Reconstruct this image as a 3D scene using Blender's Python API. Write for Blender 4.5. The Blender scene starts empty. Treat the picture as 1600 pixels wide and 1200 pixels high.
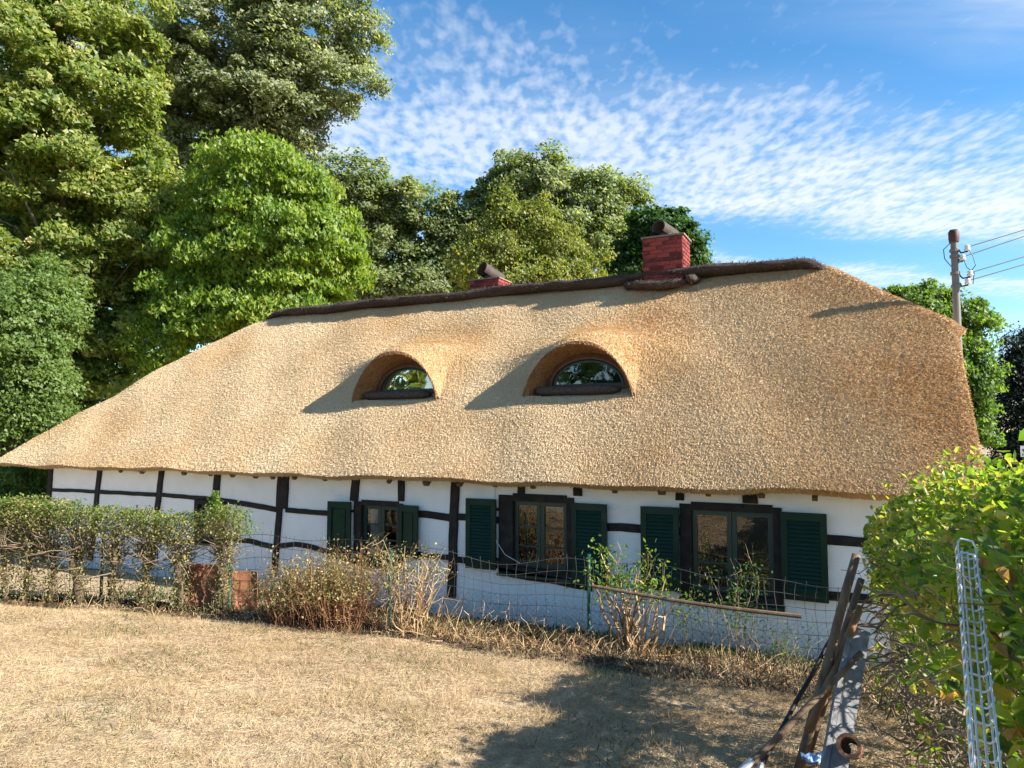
import bpy, math, random
import numpy as np
from mathutils import Matrix, Vector, noise as mnoise
RS = np.random.RandomState(7)
rnd = random.Random(7)
scene = bpy.context.scene
COL = scene.collection

# ------------------------------------------------------------------ camera
F_PX, PITCH, YAW, CAM_H, CAM_D = 1109.0, math.radians(3.72), math.radians(25.9), 2.8, 9.44
cam_data = bpy.data.cameras.new('camera'); cam = bpy.data.objects.new('camera', cam_data); COL.objects.link(cam)
cam.location = (0, -CAM_D, CAM_H); cam.rotation_euler = (math.pi / 2 + PITCH, 0, YAW)
cam_data.sensor_width = 36.0; cam_data.lens = F_PX / 1600.0 * 36.0
cam_data.clip_start = 0.05; cam_data.clip_end = 3000
scene.camera = cam
CP = np.array([0, -CAM_D, CAM_H])
FW = np.array([-math.sin(YAW) * math.cos(PITCH), math.cos(YAW) * math.cos(PITCH), math.sin(PITCH)])
RT = np.array([math.cos(YAW), math.sin(YAW), 0.0]); UP = np.cross(RT, FW)
def at(x, y, d):                       # the place seen at a photo pixel, d metres deep
    return CP + (FW + RT * (x - 800) / F_PX - UP * (y - 600) / F_PX) * d
def on_plane(x, y, axis, val):
    r = FW + RT * (x - 800) / F_PX - UP * (y - 600) / F_PX
    return CP + r * ((val - CP[axis]) / r[axis])

# ------------------------------------------------------------------ light
SUN_EL, SUN_AZ = math.radians(31.0), math.radians(84.5)      # azimuth measured from +Y towards +X
SUN_STRENGTH, SKY_STRENGTH, EXPOSURE = 4.7, 0.110, 1.6
S = Vector((math.sin(SUN_AZ) * math.cos(SUN_EL), math.cos(SUN_AZ) * math.cos(SUN_EL), math.sin(SUN_EL)))
sd = bpy.data.lights.new('sun', 'SUN'); sd.energy = SUN_STRENGTH; sd.angle = math.radians(0.53); sd.color = (1.0, 0.94, 0.84)
so = bpy.data.objects.new('sun', sd); COL.objects.link(so); so.rotation_euler = (-S).to_track_quat('-Z', 'Y').to_euler()
so.location = (30, 0, 40)

world = bpy.data.worlds.new('World'); scene.world = world; world.use_nodes = True
def build_world():
    nt = world.node_tree; N = nt.nodes; L = nt.links; N.clear()
    def math_(op, a, b=None, c=None, clamp=False):
        n = N.new('ShaderNodeMath'); n.operation = op; n.use_clamp = clamp
        for i, v in enumerate((a, b, c)):
            if v is None: continue
            if isinstance(v, (int, float)): n.inputs[i].default_value = v
            else: L.new(v, n.inputs[i])
        return n.outputs[0]
    out = N.new('ShaderNodeOutputWorld'); bg = N.new('ShaderNodeBackground'); bg.inputs[1].default_value = SKY_STRENGTH
    sky = N.new('ShaderNodeTexSky'); sky.sky_type = 'NISHITA'; sky.sun_disc = False
    sky.sun_elevation = SUN_EL; sky.sun_rotation = SUN_AZ
    sky.air_density = 1.0; sky.dust_density = 0.25; sky.ozone_density = 2.6; sky.altitude = 300
    hs = N.new('ShaderNodeHueSaturation'); hs.inputs['Hue'].default_value = 0.495; hs.inputs['Saturation'].default_value = 1.27; hs.inputs['Value'].default_value = 0.75
    L.new(sky.outputs[0], hs.inputs['Color'])
    tc = N.new('ShaderNodeTexCoord'); rot = N.new('ShaderNodeVectorRotate'); rot.rotation_type = 'Z_AXIS'
    rot.inputs['Angle'].default_value = -YAW
    L.new(tc.outputs['Generated'], rot.inputs['Vector'])
    sp = N.new('ShaderNodeSeparateXYZ'); L.new(rot.outputs[0], sp.inputs[0])
    z = math_('MAXIMUM', sp.outputs[2], 0.04)
    u = math_('DIVIDE', sp.outputs[0], z); v = math_('DIVIDE', sp.outputs[1], z)
    def tex(scale, su, sv, detail, rough=0.5, dist=0.0, off=0.0):
        cb = N.new('ShaderNodeCombineXYZ'); L.new(math_('MULTIPLY_ADD', u, su, off), cb.inputs[0]); L.new(math_('MULTIPLY', v, sv), cb.inputs[1])
        n = N.new('ShaderNodeTexNoise'); n.inputs['Scale'].default_value = scale; n.inputs['Detail'].default_value = detail
        n.inputs['Roughness'].default_value = rough; n.inputs['Distortion'].default_value = dist
        L.new(cb.outputs[0], n.inputs['Vector']); return n.outputs['Fac']
    low = tex(1.1, 1.0, 0.7, 3, 0.55, 0.3, 3.1)
    w = math_('SUBTRACT', v, math_('MULTIPLY', u, 0.28))
    w = math_('ADD', w, math_('MULTIPLY_ADD', low, 0.6, -0.30))
    rp = N.new('ShaderNodeValToRGB'); L.new(math_('DIVIDE', w, 6.0), rp.inputs[0])
    el = rp.color_ramp.elements
    stops = [(0.0, .10), (.7, .40), (1.1, .26), (1.38, .22), (1.5, .20), (1.64, .30), (1.82, .58), (2.05, .74), (2.35, .92), (2.8, .92), (3.1, .45), (3.3, .14), (3.55, .22), (3.8, .86), (4.15, .62), (4.5, .15), (5.0, .6), (6.0, .5)]
    el[0].position = 0; el[0].color = (stops[0][1],) * 3 + (1,)
    el[1].position = 1; el[1].color = (stops[-1][1],) * 3 + (1,)
    for p, c in stops[1:-1]:
        e = el.new(p / 6.0); e.color = (c, c, c, 1)
    cov = rp.outputs[0]
    grain = tex(23.0, 1.0, 0.52, 2.0, 0.5, 0.1)
    grain2 = tex(5.0, 1.0, 0.45, 3, 0.5, 0.3, 7.7)
    g = math_('ADD', math_('MULTIPLY', grain, 0.66), math_('MULTIPLY', grain2, 0.40))
    thr = math_('MULTIPLY_ADD', cov, -0.36, 0.70)
    puff = math_('MULTIPLY', math_('SUBTRACT', g, thr), 4.6, clamp=True)
    # the veil: smooth cirrus, thickest where the bands are thick
    streak = tex(2.2, 0.5, 1.6, 4, 0.6, 0.8, 1.3)
    veil = math_('MULTIPLY', math_('POWER', cov, 1.8), math_('MULTIPLY_ADD', streak, 1.2, -0.18), clamp=True)
    side = math_('MULTIPLY_ADD', u, 0.25, 0.48, clamp=True)
    alpha = math_('ADD', math_('MULTIPLY', puff, math_('MULTIPLY_ADD', cov, 0.5, 0.12)), math_('MULTIPLY', veil, side), clamp=True)
    hz = math_('MULTIPLY', math_('SUBTRACT', 1.52, w), 2.4, clamp=True); hzs = math_('MULTIPLY_ADD', u, 0.9, -0.12, clamp=True)
    haze_ = math_('MULTIPLY', math_('MULTIPLY', hz, hzs), math_('MULTIPLY_ADD', streak, 1.5, -0.30, clamp=True))
    alpha = math_('ADD', alpha, math_('MULTIPLY', haze_, 0.75), clamp=True)
    alpha = math_('MULTIPLY', alpha, 0.92)
    fade = math_('MULTIPLY', math_('SUBTRACT', sp.outputs[2], 0.05), 9.0, clamp=True)
    alpha = math_('MULTIPLY', alpha, fade)
    mx = N.new('ShaderNodeMix'); mx.data_type = 'RGBA'
    L.new(alpha, mx.inputs[0]); L.new(hs.outputs[0], mx.inputs[6]); mx.inputs[7].default_value = CLOUD
    L.new(mx.outputs[2], bg.inputs[0]); L.new(bg.outputs[0], out.inputs[0])
CLOUD = (3.05, 3.25, 3.5, 1)
build_world()
scene.view_settings.view_transform = 'Standard'; scene.view_settings.look = 'None'
scene.view_settings.exposure = EXPOSURE; scene.view_settings.gamma = 1.0; scene.view_settings.use_curve_mapping = False
scene.render.engine = 'CYCLES'
scene.cycles.max_bounces = 6; scene.cycles.diffuse_bounces = 3; scene.cycles.glossy_bounces = 3
scene.cycles.transparent_max_bounces = 8; scene.cycles.transmission_bounces = 4
scene.cycles.use_denoising = True

# ------------------------------------------------------------------ materials
def mat(name, cols, rough=0.8, scale=6.0, detail=4, bump=0.0, bump_scale=None, bump_dist=0.01, stretch=(1, 1, 1), island=0.0,
        spec=0.3, trans=0.0, trans_col=None, metal=0.0, objrand=0.0, big=0.0, big_scale=0.6, big_col=None):
    m = bpy.data.materials.new(name); m.use_nodes = True; nt = m.node_tree; N = nt.nodes; L = nt.links
    b = N['Principled BSDF']; b.inputs['Roughness'].default_value = rough; b.inputs['Specular IOR Level'].default_value = spec
    b.inputs['Metallic'].default_value = metal
    tc = N.new('ShaderNodeTexCoord'); mp = N.new('ShaderNodeMapping'); mp.inputs['Scale'].default_value = stretch
    L.new(tc.outputs['Object'], mp.inputs[0])
    nz = N.new('ShaderNodeTexNoise'); nz.inputs['Scale'].default_value = scale; nz.inputs['Detail'].default_value = detail
    L.new(mp.outputs[0], nz.inputs['Vector'])
    fac = nz.outputs['Fac']
    geo = None
    def add_rand(fac, sock, amt):
        k = N.new('ShaderNodeMath'); k.operation = 'MULTIPLY_ADD'; L.new(sock, k.inputs[0]); k.inputs[1].default_value = amt; k.inputs[2].default_value = -amt / 2
        a = N.new('ShaderNodeMath'); a.operation = 'ADD'; L.new(fac, a.inputs[0]); L.new(k.outputs[0], a.inputs[1]); return a.outputs[0]
    if island:
        geo = N.new('ShaderNodeNewGeometry'); fac = add_rand(fac, geo.outputs['Random Per Island'], island)
    if objrand:
        oi = N.new('ShaderNodeObjectInfo'); fac = add_rand(fac, oi.outputs['Random'], objrand)
    rp = N.new('ShaderNodeValToRGB'); L.new(fac, rp.inputs[0]); el = rp.color_ramp.elements
    ps = np.linspace(0.25, 0.75, len(cols)) if not island else np.linspace(0.1, 0.9, len(cols))
    el[0].position = ps[0]; el[0].color = (*cols[0], 1); el[1].position = ps[-1]; el[1].color = (*cols[-1], 1)
    for p, c in zip(ps[1:-1], cols[1:-1]):
        e = el.new(p); e.color = (*c, 1)
    colr = rp.outputs[0]
    if big:
        n2 = N.new('ShaderNodeTexNoise'); n2.inputs['Scale'].default_value = big_scale; n2.inputs['Detail'].default_value = 3
        L.new(tc.outputs['Object'], n2.inputs['Vector'])
        r2 = N.new('ShaderNodeMapRange'); r2.inputs[1].default_value = 0.45; r2.inputs[2].default_value = 0.7; r2.inputs[4].default_value = big
        L.new(n2.outputs['Fac'], r2.inputs[0])
        mx = N.new('ShaderNodeMix'); mx.data_type = 'RGBA'; mx.blend_type = 'MULTIPLY'; L.new(r2.outputs[0], mx.inputs[0]); L.new(colr, mx.inputs[6]); mx.inputs[7].default_value = (*big_col, 1)
        colr = mx.outputs[2]
    L.new(colr, b.inputs['Base Color'])
    if bump:
        n3 = N.new('ShaderNodeTexNoise'); n3.inputs['Scale'].default_value = bump_scale or scale * 3; n3.inputs['Detail'].default_value = 5
        L.new(mp.outputs[0], n3.inputs['Vector'])
        bp = N.new('ShaderNodeBump'); bp.inputs['Strength'].default_value = bump; bp.inputs['Distance'].default_value = bump_dist
        L.new(n3.outputs['Fac'], bp.inputs['Height']); L.new(bp.outputs[0], b.inputs['Normal'])
    if trans:
        tr = N.new('ShaderNodeBsdfTranslucent'); ms = N.new('ShaderNodeMixShader'); ms.inputs[0].default_value = trans
        tm = N.new('ShaderNodeMix'); tm.data_type = 'RGBA'; tm.blend_type = 'MULTIPLY'; tm.inputs[0].default_value = 1
        L.new(colr, tm.inputs[6]); tm.inputs[7].default_value = (*(trans_col or (1.6, 1.5, 0.6)), 1); tm.clamp_result = False
        L.new(tm.outputs[2], tr.inputs['Color'])
        L.new(b.outputs[0], ms.inputs[1]); L.new(tr.outputs[0], ms.inputs[2]); L.new(ms.outputs[0], N['Material Output'].inputs['Surface'])
    return m

def leaf_mat(name, cols, scale=0.9, trans=0.5, rough=0.5, spec=0.4, island=0.75, trans_col=(1.8, 1.8, 0.6)):
    return mat(name, cols, rough=rough, scale=scale, detail=3, island=island, spec=spec, trans=trans, trans_col=trans_col)

M = {}
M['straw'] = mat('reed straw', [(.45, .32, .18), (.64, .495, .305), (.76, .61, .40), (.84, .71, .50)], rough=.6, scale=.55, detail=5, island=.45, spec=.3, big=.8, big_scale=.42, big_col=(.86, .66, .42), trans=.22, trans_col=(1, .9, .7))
def shade_and_redden(m):  # right end coloured browner as painted shade; redder reed round the dormers
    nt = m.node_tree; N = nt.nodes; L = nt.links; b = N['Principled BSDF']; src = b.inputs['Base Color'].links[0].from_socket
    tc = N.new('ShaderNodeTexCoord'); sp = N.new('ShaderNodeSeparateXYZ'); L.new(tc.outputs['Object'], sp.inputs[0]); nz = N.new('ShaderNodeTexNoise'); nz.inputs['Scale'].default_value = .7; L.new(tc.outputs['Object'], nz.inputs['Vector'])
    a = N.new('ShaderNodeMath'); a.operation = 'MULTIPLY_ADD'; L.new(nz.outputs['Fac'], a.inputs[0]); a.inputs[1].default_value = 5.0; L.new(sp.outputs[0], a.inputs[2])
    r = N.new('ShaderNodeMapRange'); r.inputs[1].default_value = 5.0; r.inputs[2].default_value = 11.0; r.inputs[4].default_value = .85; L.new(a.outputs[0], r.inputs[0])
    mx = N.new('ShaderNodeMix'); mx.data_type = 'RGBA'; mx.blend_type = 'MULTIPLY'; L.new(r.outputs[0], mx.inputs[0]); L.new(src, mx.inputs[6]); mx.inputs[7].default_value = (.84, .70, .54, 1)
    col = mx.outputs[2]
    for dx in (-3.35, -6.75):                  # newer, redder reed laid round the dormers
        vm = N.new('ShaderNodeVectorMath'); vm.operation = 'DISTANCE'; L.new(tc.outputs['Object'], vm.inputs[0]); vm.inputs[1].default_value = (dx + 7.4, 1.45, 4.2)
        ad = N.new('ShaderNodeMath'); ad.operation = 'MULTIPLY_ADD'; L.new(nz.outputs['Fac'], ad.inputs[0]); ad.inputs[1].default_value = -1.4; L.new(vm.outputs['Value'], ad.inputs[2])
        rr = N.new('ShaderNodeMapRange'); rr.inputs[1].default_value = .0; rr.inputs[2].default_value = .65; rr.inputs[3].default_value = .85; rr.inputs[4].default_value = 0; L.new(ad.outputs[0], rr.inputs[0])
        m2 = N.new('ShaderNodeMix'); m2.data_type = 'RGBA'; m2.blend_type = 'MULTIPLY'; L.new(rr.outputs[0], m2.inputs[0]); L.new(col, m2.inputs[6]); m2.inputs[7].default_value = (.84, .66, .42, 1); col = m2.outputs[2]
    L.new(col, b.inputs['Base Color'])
shade_and_redden(M['straw'])
M['thatch'] = mat('thatch bed', [(.40, .28, .155), (.58, .44, .27), (.70, .55, .36)], rough=.85, scale=60, detail=4, bump=.9, bump_scale=70, bump_dist=.03)
M['hood'] = mat('orange underside with painted shade', [(.16, .075, .03), (.27, .135, .06), (.34, .19, .09)], rough=.85, scale=60, detail=4, bump=.9, bump_scale=70, bump_dist=.03)  # orange underside, its colour deepened to hold the hood's shade
M['hoodstraw'] = mat('orange reed with painted shade', [(.13, .055, .02), (.28, .135, .052), (.44, .24, .11)], rough=.7, scale=.9, detail=5, island=.6)  # orange reed with the hood's shade worked into the tone
M['heather'] = mat('heather capping', [(.025, .017, .014), (.065, .045, .036), (.13, .095, .078)], rough=.9, scale=30, island=.5, bump=.8, bump_scale=60, bump_dist=.03)
M['white'] = mat('whitewashed brick', [(.77, .77, .765), (.83, .83, .825), (.87, .865, .86)], rough=.85, scale=3.0, detail=6, bump=.22, bump_scale=22, bump_dist=.005, spec=.2, big=.30, big_scale=1.3, big_col=(.88, .86, .81))
def by_place(m):
    nt = m.node_tree; g = nt.nodes.new('ShaderNodeNewGeometry')
    for l in list(nt.links):
        if l.from_node.type == 'TEX_COORD': t = l.to_socket; nt.links.remove(l); nt.links.new(g.outputs['Position'], t)
    return g
def splash(m, g):                                  # rain-splashed dirt along the foot of the wall
    nt = m.node_tree; N = nt.nodes; L = nt.links; b = N['Principled BSDF']; src = b.inputs['Base Color'].links[0].from_socket
    sp = N.new('ShaderNodeSeparateXYZ'); L.new(g.outputs['Position'], sp.inputs[0]); nz = N.new('ShaderNodeTexNoise'); nz.inputs['Scale'].default_value = 3.5; nz.inputs['Detail'].default_value = 6; L.new(g.outputs['Position'], nz.inputs['Vector'])
    a = N.new('ShaderNodeMath'); a.operation = 'MULTIPLY_ADD'; L.new(nz.outputs['Fac'], a.inputs[0]); a.inputs[1].default_value = .55; L.new(sp.outputs[2], a.inputs[2])
    r = N.new('ShaderNodeMapRange'); r.inputs[1].default_value = .25; r.inputs[2].default_value = .62; r.inputs[3].default_value = .6; r.inputs[4].default_value = 0; L.new(a.outputs[0], r.inputs[0])
    mx = N.new('ShaderNodeMix'); mx.data_type = 'RGBA'; L.new(r.outputs[0], mx.inputs[0]); L.new(src, mx.inputs[6]); mx.inputs[7].default_value = (.46, .42, .35, 1); L.new(mx.outputs[2], b.inputs['Base Color'])
splash(M['white'], by_place(M['white']))
M['timber'] = mat('tarred timber', [(.008, .007, .007), (.016, .013, .011), (.035, .027, .022)], rough=.75, scale=8, stretch=(1, 1, 1), bump=.5, bump_scale=40, bump_dist=.006)
M['rafter'] = mat('brown rafter wood', [(.09, .05, .024), (.17, .10, .05)], rough=.8, scale=20)
M['green'] = mat('dark green paint', [(.003, .019, .011), (.006, .027, .014), (.009, .037, .020)], rough=.5, scale=5, spec=.25, bump=.08, bump_scale=60, bump_dist=.002)
M['sash'] = mat('green black sash paint', [(.008, .030, .024), (.013, .042, .033)], rough=.4, scale=6, spec=.5)
M['dormerwood'] = mat('brown dormer frame', [(.10, .045, .025), (.16, .075, .04)], rough=.6, scale=14)
M['brick'] = mat('red brick', [(.08, .016, .014), (.18, .028, .025), (.25, .046, .038)], rough=.85, scale=14, objrand=.75, bump=.4, bump_scale=60, bump_dist=.004)
M['mortar'] = mat('pinkish mortar', [(.20, .07, .065), (.28, .12, .11)], rough=.9, scale=25, bump=.4, bump_dist=.004)
M['slab'] = mat('weathered cap slab', [(.12, .095, .075), (.24, .20, .16)], rough=.9, scale=12, bump=.4)
M['clay'] = mat('sooty clay cowl', [(.03, .022, .018), (.07, .05, .042)], rough=.7, scale=10)
M['dark'] = mat('dark interior', [(.012, .011, .01), (.02, .018, .016)], rough=.9)
M['steel'] = mat('galvanised steel', [(.66, .67, .69), (.82, .83, .84)], rough=.32, scale=12, metal=.8)
M['mast'] = mat('grey painted mast', [(.12, .11, .10), (.20, .185, .17)], rough=.6, scale=4, stretch=(1, 1, .3))
M['rustcap'] = mat('brown mast cap', [(.05, .022, .02), (.09, .04, .034)], rough=.6, scale=12)
M['porcelain'] = mat('white porcelain', [(.62, .58, .58), (.74, .70, .70)], rough=.25, scale=9, spec=.5)
M['wire'] = mat('black wire', [(.012, .014, .02), (.02, .022, .03)], rough=.5)
M['fencewire'] = mat('fence wire', [(.018, .022, .022), (.05, .05, .042)], rough=.5, scale=3, spec=.5)
M['fencepost'] = mat('green plastic coated post', [(.006, .07, .05), (.012, .12, .09)], rough=.45, scale=10, spec=.5)
M['pole'] = mat('weathered wooden handle', [(.075, .048, .03), (.14, .09, .055), (.21, .145, .09)], rough=.7, scale=6, stretch=(3, 3, .6), bump=.3, bump_scale=40, bump_dist=.003)
M['poleorange'] = mat('orange brown handle', [(.16, .075, .03), (.26, .13, .055)], rough=.6, scale=6, bump=.2, bump_scale=40, bump_dist=.003)
M['poleblack'] = mat('dark handle', [(.018, .016, .016), (.034, .03, .028)], rough=.6, scale=8)
M['greyplastic'] = mat('pale grey sleeve', [(.42, .42, .42), (.52, .52, .51)], rough=.5, scale=8)
M['greywood'] = mat('silvered board', [(.13, .13, .135), (.20, .20, .205), (.27, .265, .26)], rough=.8, scale=5, stretch=(4, 4, .5), bump=.4, bump_scale=30, bump_dist=.004)
M['rust'] = mat('rust brown board', [(.18, .075, .036), (.29, .125, .062), (.38, .19, .105)], rough=.85, scale=5, detail=8, bump=.4, bump_scale=30)
M['terracotta'] = mat('terracotta', [(.26, .12, .07), (.36, .19, .12)], rough=.85, scale=12, bump=.3)
M['blueplastic'] = mat('blue plastic', [(.05, .22, .50), (.55, .62, .70)], rough=.35, scale=7, spec=.5)
M['bark'] = mat('grey bark', [(.045, .037, .03), (.10, .085, .068), (.16, .14, .115)], rough=.9, scale=6, stretch=(2, 2, .5), bump=.8, bump_scale=18, bump_dist=.02)
M['twig'] = mat('hedge wood', [(.085, .06, .036), (.17, .125, .08), (.30, .24, .165)], rough=.75, scale=4, island=.5, bump=.4, bump_scale=60, bump_dist=.004)
M['hedgebark'] = mat('brown hedge bark', [(.04, .027, .016), (.085, .058, .034), (.15, .11, .068)], rough=.9, scale=9, bump=.8, bump_scale=40, bump_dist=.01)
M['mosstrunk'] = mat('mossy trunk', [(.045, .045, .018), (.085, .085, .032), (.12, .10, .06)], rough=.9, scale=7, bump=.6, bump_scale=30, bump_dist=.01)
M['drystem'] = mat('dry stems', [(.10, .05, .022), (.24, .14, .066), (.42, .29, .15), (.55, .42, .25)], rough=.7, scale=1.5, island=.8, spec=.2)
M['redstem'] = mat('rust red dead twigs', [(.10, .042, .02), (.21, .098, .048), (.33, .18, .095)], rough=.75, scale=1.5, island=.8, spec=.2)
M['litter'] = mat('leaf litter with shade tone', [(.035, .024, .014), (.07, .045, .025), (.14, .09, .05)], rough=.8, scale=3, island=.8)  # dead leaves, toned darker for the shade at the hedge foot
M['drygrass'] = mat('dry grass', [(.24, .165, .095), (.41, .30, .18), (.53, .40, .25), (.63, .495, .335)], rough=.7, scale=.9, detail=5, island=.6, spec=.2, trans=.2, trans_col=(1.1, 1.0, .7), big=.6, big_scale=1.6, big_col=(.70, .72, .55))
M['greengrass'] = mat('green weeds', [(.03, .055, .016), (.06, .10, .026), (.12, .15, .05)], rough=.6, scale=1.5, island=.8, spec=.25, trans=.25)
M['soil'] = mat('dry turf soil', [(.18, .125, .072), (.38, .28, .165), (.51, .39, .24)], rough=.95, scale=9, detail=12, bump=.8, bump_scale=60, bump_dist=.03)
M['mapleleaf'] = leaf_mat('maple leaves', [(.065, .115, .02), (.125, .18, .03), (.20, .245, .05), (.30, .30, .09)], scale=.8)
M['seed'] = leaf_mat('maple seeds', [(.34, .27, .10), (.48, .37, .17)], trans=.2)
M['limeleaf'] = leaf_mat('small blue green leaves', [(.07, .12, .026), (.115, .18, .04), (.18, .245, .075)], scale=.9)
M['poplarleaf'] = leaf_mat('poplar leaves', [(.08, .11, .045), (.145, .18, .09), (.22, .25, .155), (.34, .36, .27)], scale=.7, rough=.4)
M['walnutleaf'] = leaf_mat('walnut leaves', [(.06, .125, .012), (.115, .20, .018), (.18, .26, .03), (.25, .285, .05)], scale=.8)
M['rowleaf'] = leaf_mat('distant poplar leaves', [(.075, .115, .045), (.13, .18, .07), (.20, .24, .12), (.29, .31, .20)], scale=.7)
M['birchleaf'] = leaf_mat('yellowing leaves', [(.06, .10, .022), (.12, .165, .034), (.20, .22, .05), (.30, .27, .07)], scale=.9)
M['oakleaf'] = leaf_mat('dark oak leaves', [(.02, .055, .015), (.036, .085, .022), (.065, .125, .032)], scale=.7)
M['rightleaf'] = leaf_mat('ash leaves', [(.045, .10, .018), (.085, .16, .028), (.15, .22, .045)], scale=.9)
M['shadeleaf'] = leaf_mat('shade blackened leaves', [(.006, .014, .010), (.012, .024, .016), (.02, .034, .022)], scale=.3, trans=.12)  # foliage colour blackened to stand for the shade on this tree
M['elderleaf'] = leaf_mat('elder leaves', [(.035, .08, .02), (.06, .125, .03), (.10, .17, .045)], scale=.5)
M['hedgeleaf'] = leaf_mat('trimmed hedge leaves', [(.10, .09, .035), (.17, .165, .05), (.26, .24, .085), (.38, .29, .15)], scale=1.2, trans=.25)
M['nearleaf'] = leaf_mat('hornbeam leaves', [(.055, .115, .02), (.12, .21, .03), (.20, .29, .04), (.29, .34, .065), (.40, .28, .12)], scale=1.6, rough=.45, spec=.4, trans=.5)
M['shootleaf'] = leaf_mat('fresh shoot leaves', [(.055, .12, .018), (.11, .19, .03), (.19, .25, .06)], scale=1.5)

def glass_mat():
    m = bpy.data.materials.new('window glass'); m.use_nodes = True; nt = m.node_tree; N = nt.nodes; L = nt.links
    for n in list(N):
        if n.type == 'BSDF_PRINCIPLED': N.remove(n)
    g = N.new('ShaderNodeBsdfGlossy'); g.inputs['Roughness'].default_value = .02; g.inputs['Color'].default_value = (.95, .97, 1, 1)
    t = N.new('ShaderNodeBsdfTransparent'); t.inputs['Color'].default_value = (.80, .84, .83, 1)
    fr = N.new('ShaderNodeFresnel'); fr.inputs['IOR'].default_value = 1.75
    nz = N.new('ShaderNodeTexNoise'); nz.inputs['Scale'].default_value = 3.0; nz.inputs['Detail'].default_value = 1
    tc = N.new('ShaderNodeTexCoord'); L.new(tc.outputs['Object'], nz.inputs['Vector'])
    bp = N.new('ShaderNodeBump'); bp.inputs['Strength'].default_value = .12; bp.inputs['Distance'].default_value = .02; L.new(nz.outputs['Fac'], bp.inputs['Height'])
    L.new(bp.outputs[0], g.inputs['Normal'])
    k = N.new('ShaderNodeMath'); k.operation = 'MULTIPLY'; k.use_clamp = True; k.inputs[1].default_value = 1.7; L.new(fr.outputs[0], k.inputs[0])
    mx = N.new('ShaderNodeMixShader'); L.new(k.outputs[0], mx.inputs[0]); L.new(t.outputs[0], mx.inputs[1]); L.new(g.outputs[0], mx.inputs[2])
    L.new(mx.outputs[0], N['Material Output'].inputs['Surface']); return m
M['glass'] = glass_mat()

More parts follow.
